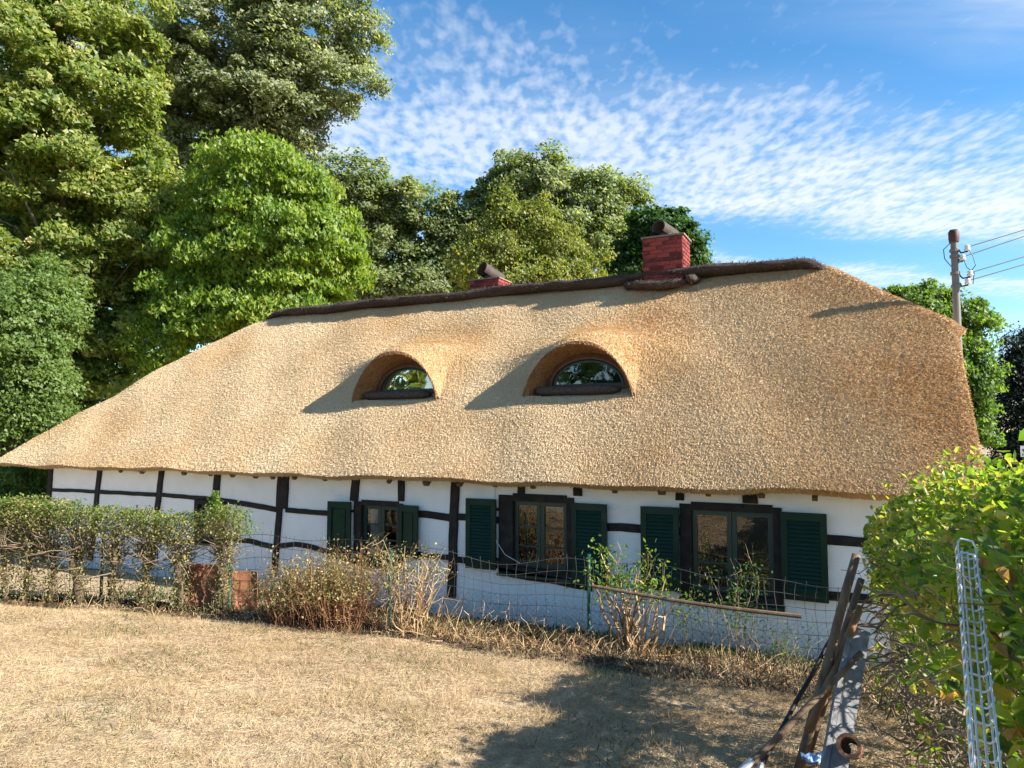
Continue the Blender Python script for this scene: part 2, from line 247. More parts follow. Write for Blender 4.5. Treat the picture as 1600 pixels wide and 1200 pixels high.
# ------------------------------------------------------------------ mesh helpers
class MB:
    """collects verts and faces (tris and quads) and links them as one mesh object"""
    def __init__(self): self.v = []; self.q = []; self.t = []; self.n = 0
    def add(self, v, q=None, t=None):
        v = np.asarray(v, float).reshape(-1, 3)
        if q is not None and len(q): self.q.append(np.asarray(q, np.int64).reshape(-1, 4) + self.n)
        if t is not None and len(t): self.t.append(np.asarray(t, np.int64).reshape(-1, 3) + self.n)
        self.v.append(v); self.n += len(v)
    def box(self, c, size, rot=None):
        s = np.array([[-1, -1, -1], [1, -1, -1], [1, 1, -1], [-1, 1, -1], [-1, -1, 1], [1, -1, 1], [1, 1, 1], [-1, 1, 1]]) * np.array(size) / 2
        if rot is not None: s = s @ np.array(rot).T
        self.add(s + np.array(c), q=[[0, 3, 2, 1], [4, 5, 6, 7], [0, 1, 5, 4], [1, 2, 6, 5], [2, 3, 7, 6], [3, 0, 4, 7]])
    def bbox(self, lo, hi): self.box((np.array(lo) + np.array(hi)) / 2, np.array(hi) - np.array(lo))
    def tube(self, P, R, k=8, caps=True):
        P = np.asarray(P, float); R = np.broadcast_to(np.asarray(R, float), (len(P),))
        T = np.gradient(P, axis=0); T /= np.linalg.norm(T, axis=1)[:, None] + 1e-12
        ref = np.array([0, 0, 1.0]) if abs(T[0][2]) < .9 else np.array([1.0, 0, 0])
        a = np.cross(T[0], ref); a /= np.linalg.norm(a); V = []
        th = np.arange(k) * 2 * math.pi / k
        for i in range(len(P)):
            a = a - T[i] * (a @ T[i]); a /= np.linalg.norm(a) + 1e-12; b = np.cross(T[i], a)
            V.append(P[i] + R[i] * (np.cos(th)[:, None] * a + np.sin(th)[:, None] * b))
        n = len(P); V = np.concatenate(V)
        i = np.arange(n - 1)[:, None] * k; j = np.arange(k)[None]; j2 = (j + 1) % k
        q = np.stack([i + j, i + j2, i + k + j2, i + k + j], -1).reshape(-1, 4)
        t = []
        if caps:
            c0 = len(V); V = np.concatenate([V, P[:1], P[-1:]])
            jj = np.arange(k); t = np.concatenate([np.stack([np.full(k, c0), (jj + 1) % k, jj], 1), np.stack([np.full(k, c0 + 1), (n - 1) * k + jj, (n - 1) * k + (jj + 1) % k], 1)])
        self.add(V, q=q, t=t)
    def tubes(self, P, R, k=3):
        """many tubes at once: P (N,K,3), R (N,K)"""
        P = np.asarray(P, float); N_, K, _ = P.shape
        D = P[:, -1] - P[:, 0]; D /= np.linalg.norm(D, axis=1)[:, None] + 1e-9
        ref = np.where(np.abs(D[:, 2:3]) < .9, [[0, 0, 1.0]], [[1.0, 0, 0]])
        a = np.cross(D, ref); a /= np.linalg.norm(a, axis=1)[:, None] + 1e-9; b = np.cross(D, a)
        th = np.arange(k) * 2 * math.pi / k
        off = np.cos(th)[None, :, None] * a[:, None] + np.sin(th)[None, :, None] * b[:, None]
        V = P[:, :, None] + R[:, :, None, None] * off[:, None]
        n = np.arange(N_)[:, None, None] * K * k; i = np.arange(K - 1)[None, :, None] * k; j = np.arange(k)[None, None]; j2 = (j + 1) % k
        q = np.stack([n + i + j, n + i + j2, n + i + k + j2, n + i + k + j], -1).reshape(-1, 4)
        self.add(V.reshape(-1, 3), q=q)
    def leaves(self, c, a, n, L_, W_, fold=.12):
        a = a / (np.linalg.norm(a, axis=1)[:, None] + 1e-9); s = np.cross(a, n); s /= np.linalg.norm(s, axis=1)[:, None] + 1e-9; n = np.cross(s, a)
        L_ = np.broadcast_to(L_, len(c))[:, None]; W_ = np.broadcast_to(W_, len(c))[:, None]
        V = np.stack([c - a * L_ / 2, c + s * W_ / 2 + n * W_ * fold, c + a * L_ / 2, c - s * W_ / 2 + n * W_ * fold], 1)
        self.add(V.reshape(-1, 3), q=np.arange(len(c) * 4).reshape(-1, 4))
    def leaf_tris(self, c, a, n, L_, W_):
        a = a / (np.linalg.norm(a, axis=1)[:, None] + 1e-9); s = np.cross(a, n); s /= np.linalg.norm(s, axis=1)[:, None] + 1e-9
        L_ = np.broadcast_to(L_, len(c))[:, None]; W_ = np.broadcast_to(W_, len(c))[:, None]; k = RS.uniform(-.35, .35, (len(c), 1))
        V = np.stack([c - a * L_ * .5 + s * W_ * k, c + s * W_ * .75 + a * L_ * .12, c - s * W_ * .6 + a * L_ * .42], 1)
        self.add(V.reshape(-1, 3), t=np.arange(len(c) * 3).reshape(-1, 3))
    def lathe(self, c, prof, k=16, axis=(0, 0, 1)):
        ax = Vector(axis).normalized(); m = np.array(Vector((0, 0, 1)).rotation_difference(ax).to_matrix())
        th = np.arange(k) * 2 * math.pi / k; V = []
        for r, z in prof: V.append(np.stack([r * np.cos(th), r * np.sin(th), np.full(k, z)], 1))
        V = np.concatenate(V) @ m.T + np.array(c); n = len(prof)
        i = np.arange(n - 1)[:, None] * k; j = np.arange(k)[None]; j2 = (j + 1) % k
        self.add(V, q=np.stack([i + j, i + j2, i + k + j2, i + k + j], -1).reshape(-1, 4))
    def build(self, name, m, parent=None, smooth=False, origin=None):
        v = np.concatenate(self.v) if self.v else np.zeros((0, 3))
        org = np.array(ROOT_LOC[parent.name]) if parent is not None else np.array(origin if origin is not None else (0, 0, 0))
        me = new_mesh(name, v - org, self.q, self.t, smooth); me.materials.append(m)
        o = bpy.data.objects.new(name, me); COL.objects.link(o)
        if parent is not None: o.parent = parent
        else: o.location = org
        ROOT_LOC[o.name] = tuple(org)
        return o
ROOT_LOC = {}
def new_mesh(name, v, qs, ts, smooth=False):
    me = bpy.data.meshes.new(name); q = np.concatenate(qs) if qs else np.zeros((0, 4), int); t = np.concatenate(ts) if ts else np.zeros((0, 3), int)
    me.vertices.add(len(v)); me.vertices.foreach_set('co', np.asarray(v, np.float32).ravel())
    me.loops.add(len(q) * 4 + len(t) * 3); me.loops.foreach_set('vertex_index', np.concatenate([q.ravel(), t.ravel()]).astype(np.int32))
    me.polygons.add(len(q) + len(t))
    me.polygons.foreach_set('loop_start', np.concatenate([np.arange(len(q)) * 4, len(q) * 4 + np.arange(len(t)) * 3]).astype(np.int32))
    me.polygons.foreach_set('use_smooth', np.full(len(q) + len(t), bool(smooth)))
    me.update(calc_edges=True); me.validate(); return me
def thing(name, loc, label, cat, group=None):
    o = bpy.data.objects.new(name, None); COL.objects.link(o); o.location = loc; o.empty_display_size = .2
    ROOT_LOC[o.name] = tuple(loc); return tag(o, label, cat, group)
def tag(o, label, cat, group=None):
    o['label'] = label; o['category'] = cat
    if group: o['group'] = group
    return o
def kind(o, k): o['kind'] = k; return o
def shared(name, me, parent, loc, rot=None, scale=(1, 1, 1)):        # one more piece that shares its mesh
    o = bpy.data.objects.new(name, me); COL.objects.link(o); o.parent = parent
    m = Matrix.Translation(Vector(loc) - Vector(ROOT_LOC[parent.name]))
    if rot is not None: m = m @ rot.to_4x4()
    o.matrix_local = m @ Matrix.Diagonal((*scale, 1)); ROOT_LOC[o.name] = tuple(ROOT_LOC[parent.name]); return o
def unit(v): return v / (np.linalg.norm(v, axis=-1, keepdims=True) + 1e-9)
def rdir(n): return unit(RS.normal(size=(n, 3)))
def wob(x, y, z=0.0): return mnoise.noise((x, y, z))

# ------------------------------------------------------------------ ground
def g_h(x, y):
    s = -np.asarray(y, float)
    h = np.interp(s, [-1, .1, .5, 2.4, 4, 6, 9.4, 14, 40], [0, 0, .05, .40, .62, .85, 1.1, 1.3, 1.3])
    near = np.clip(1 - np.abs(np.asarray(x) + 4) / 60, 0, 1) * (s > .6)
    return h + near * .025 * np.sin(np.asarray(x) * 2.3 + s * 1.1) * np.sin(s * 2.9 - np.asarray(x) * .7)
def build_ground():
    xs = np.concatenate([-np.geomspace(600, 16, 22), np.linspace(-15, 5, 140), np.geomspace(6, 600, 22)])
    ys = np.concatenate([-np.geomspace(500, 13, 16), np.linspace(-12, 1, 110), np.geomspace(1.5, 900, 26)])
    X, Y = np.meshgrid(xs, ys); Z = g_h(X, Y); b = MB(); nx, ny = len(xs), len(ys)
    i = np.arange(ny - 1)[:, None] * nx; j = np.arange(nx - 1)[None]
    b.add(np.stack([X, Y, Z], -1).reshape(-1, 3), q=np.stack([i + j, i + j + 1, i + nx + j + 1, i + nx + j], -1).reshape(-1, 4))
    kind(b.build('ground', M['soil'], smooth=True), 'structure')
build_ground()

# ------------------------------------------------------------------ the house
HX0, HX1, HDEP, RIDGE_Y = -15.6, .85, 5.8, 2.9
house = thing('thatched_house', (-7.4, 0, 0), 'long low half-timbered house, white with dark beams, under a thatched roof', 'house')
DORM = [(-3.82, .68), (-7.18, .68)]           # dormer centres (x, front y)
DW, DH, DS = .90, .87, .46
HIPX = np.array([-17.8, -17.08, -16.12, -15.1, -14.45, -12.95, -12.1, -11]); HIPZ = np.array([1.35, 2.05, 2.9, 3.63, 4.25, 5.22, 5.52, 6.0])
def smin(a, b, k): h = np.clip(.5 + .5 * (b - a) / k, 0, 1); return b * (1 - h) + a * h - k * h * (1 - h)
def und(x, y): return .022 * np.sin(x * 1.7 + 1.3 * np.sin(y * 1.1)) * np.sin(y * 1.9 + .6 * x) + .012 * np.sin(x * 4.1 + y * 3.3)
def roof_base(x, y):
    z = 2.605 + y + .03 * np.sin((y + .5) * .9)
    z = smin(z, 2.57 + (2 * RIDGE_Y - y), .25)
    z = smin(z, np.interp(x, HIPX, HIPZ), .38)
    z = smin(z, 5.47 - .73 * (x + .42), .07)
    ex = np.clip((x - 1.12) / .15, 0, 1); z = z - .05 * ex ** 2
    ey = np.clip((-.36 - y) / .14, 0, 1); z = z - .01 * ey ** 2
    return z + und(x, y)
def roof_z(x, y, up=True):
    z = roof_base(x, y)
    for dx, fy in DORM:
        u = (x - dx) / DW
        dy = np.clip(y - fy, 0, 3); back = np.clip(dy / .55, 0, 1)
        sharp = np.maximum(0, 1 - np.abs(u) ** 2.1) ** .78; ub = (u - .12 * back) / (1 + .75 * back); soft = np.where(np.abs(ub) < 1.25, .5 + .5 * np.cos(np.clip(ub / 1.25, -1, 1) * math.pi), 0)
        prof = sharp * (1 - back) + soft * back + .05 * np.exp(-((np.abs(u) - 1.0) / .16) ** 2) * (1 - back) * np.clip(dy / .12, 0, 1)
        fall = np.clip(1 - dy / 1.35, 0, 1); fall = fall * fall * (3 - 2 * fall)
        on = (y > fy + 1e-6) | ((np.abs(y - fy) < 1e-6) & up)
        z = np.where(on, z + DH * prof * fall * (1 - .06 * back), z)
    return z
def build_roof():
    fy = DORM[0][1]
    xs = np.concatenate([np.linspace(-16.75, -8.3, 100)[:-1], np.linspace(-8.3, -2.7, 160)[:-1], np.linspace(-2.7, 1.25, 56)])
    ysA = np.linspace(-.5, fy, 19); ysB = np.concatenate([np.linspace(fy, 2.3, 30), np.linspace(2.3, 3.5, 14)[1:], np.linspace(3.5, 6.3, 14)[1:]])
    X, Y = np.meshgrid(xs, np.concatenate([ysA, ysB])); nA = len(ysA); nx = len(xs); ny = len(X)
    tip = np.clip((Y - 1.45) / .14, 0, 1) * np.clip((4.35 - Y) / .14, 0, 1); X = X + .09 * np.clip((X - .6) / .65, 0, 1) * tip - .03 * np.clip((X - .6) / .65, 0, 1) * (1 - tip)
    Z = np.concatenate([roof_z(X[:nA], Y[:nA], False), roof_z(X[nA:], Y[nA:], True)])
    V = np.stack([X, Y, Z], -1)
    i = np.array([r for r in range(ny - 1) if r != nA - 1])[:, None] * nx; j = np.arange(nx - 1)[None]
    q = np.stack([i + j, i + j + 1, i + nx + j + 1, i + nx + j], -1).reshape(-1, 4)
    b = MB(); b.add(V.reshape(-1, 3), q=q); lists = [(V.reshape(-1, 3), q)]
    # eave lip and underside all round
    ring = np.concatenate([V[0, :], V[1:, -1], V[-1, -2::-1], V[-2:0:-1, 0]])
    cen = np.array([-7.7, 2.9, 0]); inn = ring.copy()
    d = np.zeros_like(ring); nfront = nx; 
    d[:nx, 1] = 1; d[nx - 1:nx + ny - 2, 0] = -1; d[nx + ny - 2:2 * nx + ny - 3, 1] = -1; d[2 * nx + ny - 3:, 0] = 1
    low = ring + d * .22 - np.array([0, 0, .07]); inner = ring + d * .75; inner[:, 2] = low[:, 2] + np.abs(d[:, 1]) * .5
    m = len(ring); jj = np.arange(m); j2 = (jj + 1) % m
    lip = np.concatenate([ring, low, inner])
    lq = np.concatenate([np.stack([jj, m + jj, m + j2, j2], 1), np.stack([m + jj, 2 * m + jj, 2 * m + j2, m + j2], 1)])
    b.add(lip, q=lq); lists.append((lip, lq[:m]))
    # dormer hoods: outer rim back to the window arch
    hoods = []; hoodm = []
    for dx, f in DORM:
        th = np.linspace(0, math.pi, 41); u = -np.cos(th); x = dx + u * DW * .985
        rim = np.stack([x, np.full(41, f), roof_z(x, np.full(41, f), True)], 1)
        rows = [rim]
        zb = 2.57 + f + .16
        for k, (yy, sx, hh) in enumerate([(.0, .965, .825), (.14, .93, .76), (.30, .88, .69), (.50, .84, .63)]):
            e = np.maximum(0, 1 - np.abs(u) ** 2.2) ** .62
            zz = 2.605 + f + hh * e + (k / 3) * .16 * (1 - e * .4) * (k > 0)
            rows.append(np.stack([dx + u * DW * sx + .02 * k, np.full(41, f + yy - (.03 if k == 0 else 0)), zz], 1))
        hv = np.concatenate(rows); r = np.arange(4)[:, None] * 41; c = np.arange(40)[None]
        hq = np.stack([r + c, r + 41 + c, r + 41 + c + 1, r + c + 1], -1).reshape(-1, 4)
        hoodm.append((hv, hq)); hoods.append(rows[-1])
        # floor of the recess
        fl = np.array([[dx - DW * .9, f + .02, 2.605 + f - .01], [dx + DW * .9, f + .02, 2.605 + f - .01], [dx + DW * .85, f + .55, 2.605 + f + .22], [dx - DW * .85, f + .55, 2.605 + f + .22]])
        b.add(fl, q=[[0, 1, 2, 3]])
    roof = b.build('roof', M['thatch'], house, smooth=True)
    # ---- reed ends
    for hv, hq in hoodm:
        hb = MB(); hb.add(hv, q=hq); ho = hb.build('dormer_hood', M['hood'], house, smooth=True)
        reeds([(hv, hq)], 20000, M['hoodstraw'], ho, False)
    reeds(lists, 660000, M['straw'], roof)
    return roof, hoods
def reeds(lists, NS, sm, parent, cull=True):
    Vt = []
    for v, q_ in lists:
        Vt.append(np.concatenate([v[q_[:, [0, 1, 2]]], v[q_[:, [0, 2, 3]]]]))
    T = np.concatenate(Vt); e1 = T[:, 1] - T[:, 0]; e2 = T[:, 2] - T[:, 0]; nrm = np.cross(e1, e2); area = np.linalg.norm(nrm, axis=1) / 2; nrm = unit(nrm)
    c = T.mean(1); vis = ((CP - c) * nrm).sum(1)
    area = area * ((vis > -1.0) & (c[:, 1] < 3.6)) if cull else area; dist = np.linalg.norm(c - CP, axis=1); wgt = area * np.clip(11 / dist, .55, 1.35)
    idx = RS.choice(len(T), NS, p=wgt / wgt.sum()); r1 = np.sqrt(RS.rand(NS, 1)); r2 = RS.rand(NS, 1)
    p = T[idx, 0] * (1 - r1) + T[idx, 1] * r1 * (1 - r2) + T[idx, 2] * r1 * r2; n = nrm[idx]
    down = np.array([0, 0, -1.0]) + n * n[:, 2:3]; steep = np.linalg.norm(down, axis=1, keepdims=True); down = np.where(steep > .1, down / (steep + 1e-9), np.array([0, -1.0, 0]))
    # beside the right verge the reeds fan out towards the edge
    fan = np.clip((p[:, 0] + 3.5) / 4.7, 0, 1)[:, None] * .85 * cull
    down = unit(down + fan * np.array([1.0, 0, -.2]))
    lift = RS.normal(.22, .13, (NS, 1)) + fan * .40; ax = unit(down + n * lift + RS.normal(0, .17, (NS, 3)))
    ww = unit(np.cross(ax, n) + n * RS.normal(0, .55, (NS, 1)))
    nn = np.cross(ww, ax)
    Ls = RS.uniform(.022, .046, NS) * (1 + .35 * fan[:, 0]); Ws = RS.uniform(.006, .0115, NS) * (1 + .3 * fan[:, 0])
    p = p + n * RS.uniform(-.004, .012, (NS, 1))
    sb = MB(); a = ax * Ls[:, None]; w = ww * Ws[:, None] / 2
    Vv = np.stack([p - a * .5, p + a * .5 + w, p + a * .5 - w], 1)
    sb.add(Vv.reshape(-1, 3), t=np.arange(NS * 3).reshape(-1, 3))
    kind(sb.build('reed_thatch', sm, parent), 'stuff')
roof, HOODS = build_roof()

def lumpy(b, P, ry, rz, k=14, amp=.12, seed=0):
    """a rough roll along P with an elliptical section"""
    P = np.asarray(P, float); V = []; th = np.arange(k) * 2 * math.pi / k
    T = unit(np.gradient(P, axis=0))
    for i in range(len(P)):
        side = unit(np.cross(T[i], [0, 0, 1.0])); up = np.cross(side, T[i])
        e = min(1, .35 + .65 * (i / (2 if len(P) < 60 else 7)), .35 + .65 * (len(P) - 1 - i) / 2)
        for t in th:
            f = e * (1 + amp * wob(P[i][0] * 3 + seed, math.cos(t) * 1.5 + P[i][1] * 3, math.sin(t) * 1.5))
            V.append(P[i] + side * math.cos(t) * ry * f + up * math.sin(t) * rz * f)
    n = len(P); i = np.arange(n - 1)[:, None] * k; j = np.arange(k)[None]; j2 = (j + 1) % k
    V = np.array(V); q = np.stack([i + j, i + j2, i + k + j2, i + k + j], -1).reshape(-1, 4)
    jj = np.arange(k); c0 = len(V); t = np.concatenate([np.stack([np.full(k, c0), (jj + 1) % k, jj], 1), np.stack([np.full(k, c0 + 1), (n - 1) * k + jj, (n - 1) * k + (jj + 1) % k], 1)])
    V2 = np.concatenate([V, P[:1], P[-1:]]); b.add(V2, q=q, t=t); return V, q
def bristle(V, q, n, ln, parent, name='heather_twigs', m='heather', w=.008):
    T = np.concatenate([V[q[:, [0, 1, 2]]], V[q[:, [0, 2, 3]]]]); nr = np.cross(T[:, 1] - T[:, 0], T[:, 2] - T[:, 0]); ar = np.linalg.norm(nr, axis=1); nr = unit(nr)
    c = V.mean(0); idx = RS.choice(len(T), n, p=ar / ar.sum()); r = RS.dirichlet((1, 1, 1), n)
    p = (T[idx] * r[:, :, None]).sum(1); d = unit(nr[idx] * .28 + RS.normal(0, .6, (n, 3)))
    b = MB(); b.leaves(p + d * ln * .3, d, rdir(n), RS.uniform(.6, 1.2, n) * ln, w * RS.uniform(.7, 1.5, n), .0)
    return kind(b.build(name, M[m], parent), 'stuff')
def build_ridge():
    b = MB(); P = []
    for x in np.linspace(-12.30, -.30, 90):
        t = (x + 12.45) / 12.15; drop = .20 * max(0, (-11.9 - x) / .55) ** 1.5 + .22 * max(0, (x + .75) / .45) ** 1.6
        P.append((x, RIDGE_Y - .02, 5.485 - drop + .015 * math.sin(x * 1.9) + .02 * t))
    V, q = lumpy(b, P, .29, .100, 18, .26)
    o = b.build('ridge_cap', M['heather'], house, smooth=True); bristle(V, q, 16000, .085, o)
    # heather collar round the big chimney
    b = MB(); V1, q1 = lumpy(b, [(x, 2.50, 5.30 + .02 * math.sin(x * 7)) for x in np.linspace(-3.52, -2.55, 14)], .12, .075, 12, .2, 3)
    V2, q2 = lumpy(b, [(-2.47 + .03 * math.sin(y * 5), y, 5.36 + .05 * (y - 2.5)) for y in np.linspace(2.42, 3.2, 10)], .11, .085, 12, .2, 5)
    V3, q3 = lumpy(b, [(-3.55, y, 5.34 + .08 * (y - 2.5)) for y in np.linspace(2.5, 3.1, 9)], .10, .09, 12, .2, 9)
    o = b.build('chimney_collar', M['heather'], house, smooth=True)
    bristle(np.concatenate([V1, V2, V3]), np.concatenate([q1, q2 + len(V1), q3 + len(V1) + len(V2)]), 3500, .07, o)
build_ridge()

def build_dormers():
    for (dx, f), arch in zip(DORM, HOODS):
        d = bpy.data.objects.new('dormer', None); COL.objects.link(d); d.parent = house; ROOT_LOC[d.name] = ROOT_LOC[house.name]
        cx = dx + .03; y0 = f + .42; zb = 2.605 + f + .20
        th = np.linspace(0, math.pi, 33)
        def ar(w, h): return np.stack([cx - np.cos(th) * w, np.zeros(33), zb + np.sin(th) * h], 1)
        b = MB(); rings = [(.74, .55, 0), (.64, .46, -.035), (.61, .43, -.035), (.61, .43, .05)]
        V = np.concatenate([ar(w, h) + np.array([0, y0 + dy, 0]) for w, h, dy in rings]); r = np.arange(3)[:, None] * 33; c = np.arange(32)[None]
        b.add(V, q=np.stack([r + c, r + c + 1, r + 33 + c + 1, r + 33 + c], -1).reshape(-1, 4))
        b.bbox((cx - .70, y0 - .04, zb - .05), (cx + .70, y0 + .05, zb + .015))
        b.build('frame', M['dormerwood'], d, smooth=False)
        b = MB(); rings = [(.615, .44, .0), (.585, .41, -.02), (.555, .385, -.02), (.555, .385, .02)]
        V = np.concatenate([ar(w, h) + np.array([0, y0 + dy + .01, 0]) for w, h, dy in rings]); b.add(V, q=np.stack([r + c, r + c + 1, r + 33 + c + 1, r + 33 + c], -1).reshape(-1, 4))
        b.bbox((cx - .565, y0 - .015, zb + .017), (cx + .565, y0 + .03, zb + .045))
        b.build('sash', M['sash'], d)
        b = MB(); A = ar(.57, .40) + np.array([0, y0 + .012, 0]); b.add(np.concatenate([A, [[cx, y0 + .012, zb]]]), t=[[33, i, i + 1] for i in range(32)]); b.build('pane', M['glass'], d)
        b = MB(); A = ar(.75, .56) + np.array([0, y0 + .5, 0]); A2 = ar(.73, .54) + np.array([0, y0 + .06, 0])
        b.add(np.concatenate([A, A2, [[cx, y0 + .5, zb]]]), q=[[i, i + 1, 33 + i + 1, 33 + i] for i in range(32)], t=[[66, i, i + 1] for i in range(32)]); b.build('attic_lining', M['dark'], d)
        b = MB(); V, q = lumpy(b, [(x, f + .19 + .015 * math.sin(x * 9), 2.605 + f + .13) for x in np.linspace(dx - .78, dx + .62, 22)], .13, .08, 12, .16, dx)
        o = b.build('heather_sill', M['heather'], d, smooth=True)
build_dormers()

def brick_mesh(name, lx, ly, lz, m, bev=.006):
    """a brick with softly broken edges, centred"""
    b = MB(); V = []
    for sx, sy, sz in ((1, 0, 0), (0, 1, 0), (0, 0, 1)):
        pass
    hx, hy, hz = lx / 2, ly / 2, lz / 2
    ring = lambda x, z, y: [(-x, y, -z), (x, y, -z), (x, y, z), (-x, y, z)]
    V = ring(hx - bev, hz - bev, -hy) + ring(hx, hz, -hy + bev) + ring(hx, hz, hy)
    q = [[0, 1, 2, 3]] + [[i, i + 4, (i + 1) % 4 + 4, (i + 1) % 4] for i in range(4)] + [[4 + i, 8 + i, 8 + (i + 1) % 4, 4 + (i + 1) % 4] for i in range(4)]
    b.add(V, q=q); me = new_mesh(name, np.concatenate(b.v), b.q, b.t); me.materials.append(m); return me

def build_chimney(x0, x1, y0, y1, z0, z1, courses, slab, cowl):
    ch = bpy.data.objects.new('chimney', None); COL.objects.link(ch); ch.parent = house; ROOT_LOC[ch.name] = ROOT_LOC[house.name]
    b = MB(); b.bbox((x0 + .008, y0 + .008, z0 - .3), (x1 - .008, y1 - .008, z1 - .002)); b.build('mortar_core', M['mortar'], ch)
    hz = (z1 - z0) / courses; hz0 = hz - .008
    def wallrow(p, dirv, length, rot, per):
        bl = length / per; me = brick_mesh('brick', bl - .009, .05, hz0, M['brick']); mh = brick_mesh('brick', bl / 2 - .009, .05, hz0, M['brick'])
        for c in range(courses):
            z = z0 + (c + .5) * hz
            segs = [(i + .5, me) for i in range(per)] if c % 2 == 0 else [(.25, mh)] + [(i + 1.0, me) for i in range(per - 1)] + [(per - .25, mh)]
            for t, m_ in segs:
                pos = Vector(p) + Vector(dirv) * (t * bl) + Vector((0, 0, z)) + Vector(rot @ Vector((0, .0185 + rnd.uniform(-.003, .003), 0)))
                shared('brick', m_, ch, pos, rot)
    I = Matrix.Identity(3); wallrow((x0, y0, 0), (1, 0, 0), x1 - x0, I, 4 if x1 - x0 > .7 else 3)
    R90 = Matrix.Rotation(math.pi / 2, 3, 'Z'); wallrow((x1, y0, 0), (0, 1, 0), y1 - y0, R90, 3)
    wallrow((x1, y1, 0), (-1, 0, 0), x1 - x0, Matrix.Rotation(math.pi, 3, 'Z'), 4 if x1 - x0 > .7 else 3)
    wallrow((x0, y1, 0), (0, -1, 0), y1 - y0, Matrix.Rotation(-math.pi / 2, 3, 'Z'), 3)
    b = MB(); b.bbox((x0 - .03, y0 - .03, z1), (x1 + .03, y1 + .03, z1 + slab)); b.build('cap_slab', M['slab'], ch)
    # half-round clay cowl lying across the flue
    b = MB(); (cx, cy, cz, r, ln, ang, tilt) = cowl; k = 18; A = []
    R = np.array(Matrix.Rotation(ang, 3, 'Z') @ Matrix.Rotation(tilt, 3, 'Y'))
    for rr in (r, r - .022):
        for s in (-.5, .5):
            th = np.linspace(-.35 * math.pi + math.pi / 2 - .5 * math.pi, math.pi * 1.22, k) if False else np.linspace(-.22 * math.pi, 1.22 * math.pi, k)
            A.append(np.stack([np.full(k, s * ln), rr * np.cos(th), rr * np.sin(th)], 1))
    V = np.concatenate(A) @ R.T + np.array([cx, cy, cz]); j = np.arange(k - 1)
    q = np.concatenate([np.stack([j, j + 1, k + j + 1, k + j], 1), np.stack([2 * k + j, 3 * k + j, 3 * k + j + 1, 2 * k + j + 1], 1),
                        np.stack([j, 2 * k + j, 2 * k + j + 1, j + 1], 1), np.stack([k + j, k + j + 1, 3 * k + j + 1, 3 * k + j], 1)])
    b.add(V, q=q); b.build('cowl', M['clay'], ch, smooth=False)
    b = MB(); b.lathe((cx, cy, z1 + slab - .01), [(.13, 0), (.13, .08), (.10, .08), (.10, 0)], 14); b.build('flue_pot', M['clay'], ch)
build_chimney(-3.30, -2.60, 2.62, 3.17, 5.36, 6.15, 11, .028, (-2.95, 2.86, 6.30, .135, .46, math.radians(70), math.radians(10)))
build_chimney(-7.02, -6.36, 3.05, 3.55, 5.55, 5.83, 4, .025, (-6.64, 3.25, 5.97, .15, .52, math.radians(68), math.radians(20)))

# ---- facade
WIN = [  # x0, x1, z0, z1
    (-7.42, -6.52, .66, 1.64), (-4.76, -3.64, .74, 1.85), (-2.10, -.90, .65, 1.84), (-11.12, -10.36, .75, 1.50)]
def wall_holes(b, x0, x1, z0, z1, holes, yf, yb):
    xs = sorted({x0, x1, *[h[0] for h in holes], *[h[1] for h in holes]}); zs = sorted({z0, z1, *[h[2] for h in holes], *[h[3] for h in holes]})
    for a, c in zip(xs, xs[1:]):
        for d, e in zip(zs, zs[1:]):
            mx, mz = (a + c) / 2, (d + e) / 2
            if any(h[0] < mx < h[1] and h[2] < mz < h[3] for h in holes): continue
            b.add([(a, yf, d), (c, yf, d), (c, yf, e), (a, yf, e), (a, yb, d), (c, yb, d), (c, yb, e), (a, yb, e)], q=[[0, 1, 2, 3], [5, 4, 7, 6]])
    for h in holes:
        a, c, d, e = h
        b.add([(a, yf, d), (c, yf, d), (c, yf, e), (a, yf, e), (a, yb, d), (c, yb, d), (c, yb, e), (a, yb, e)], q=[[0, 4, 5, 1], [1, 5, 6, 2], [2, 6, 7, 3], [3, 7, 4, 0]])
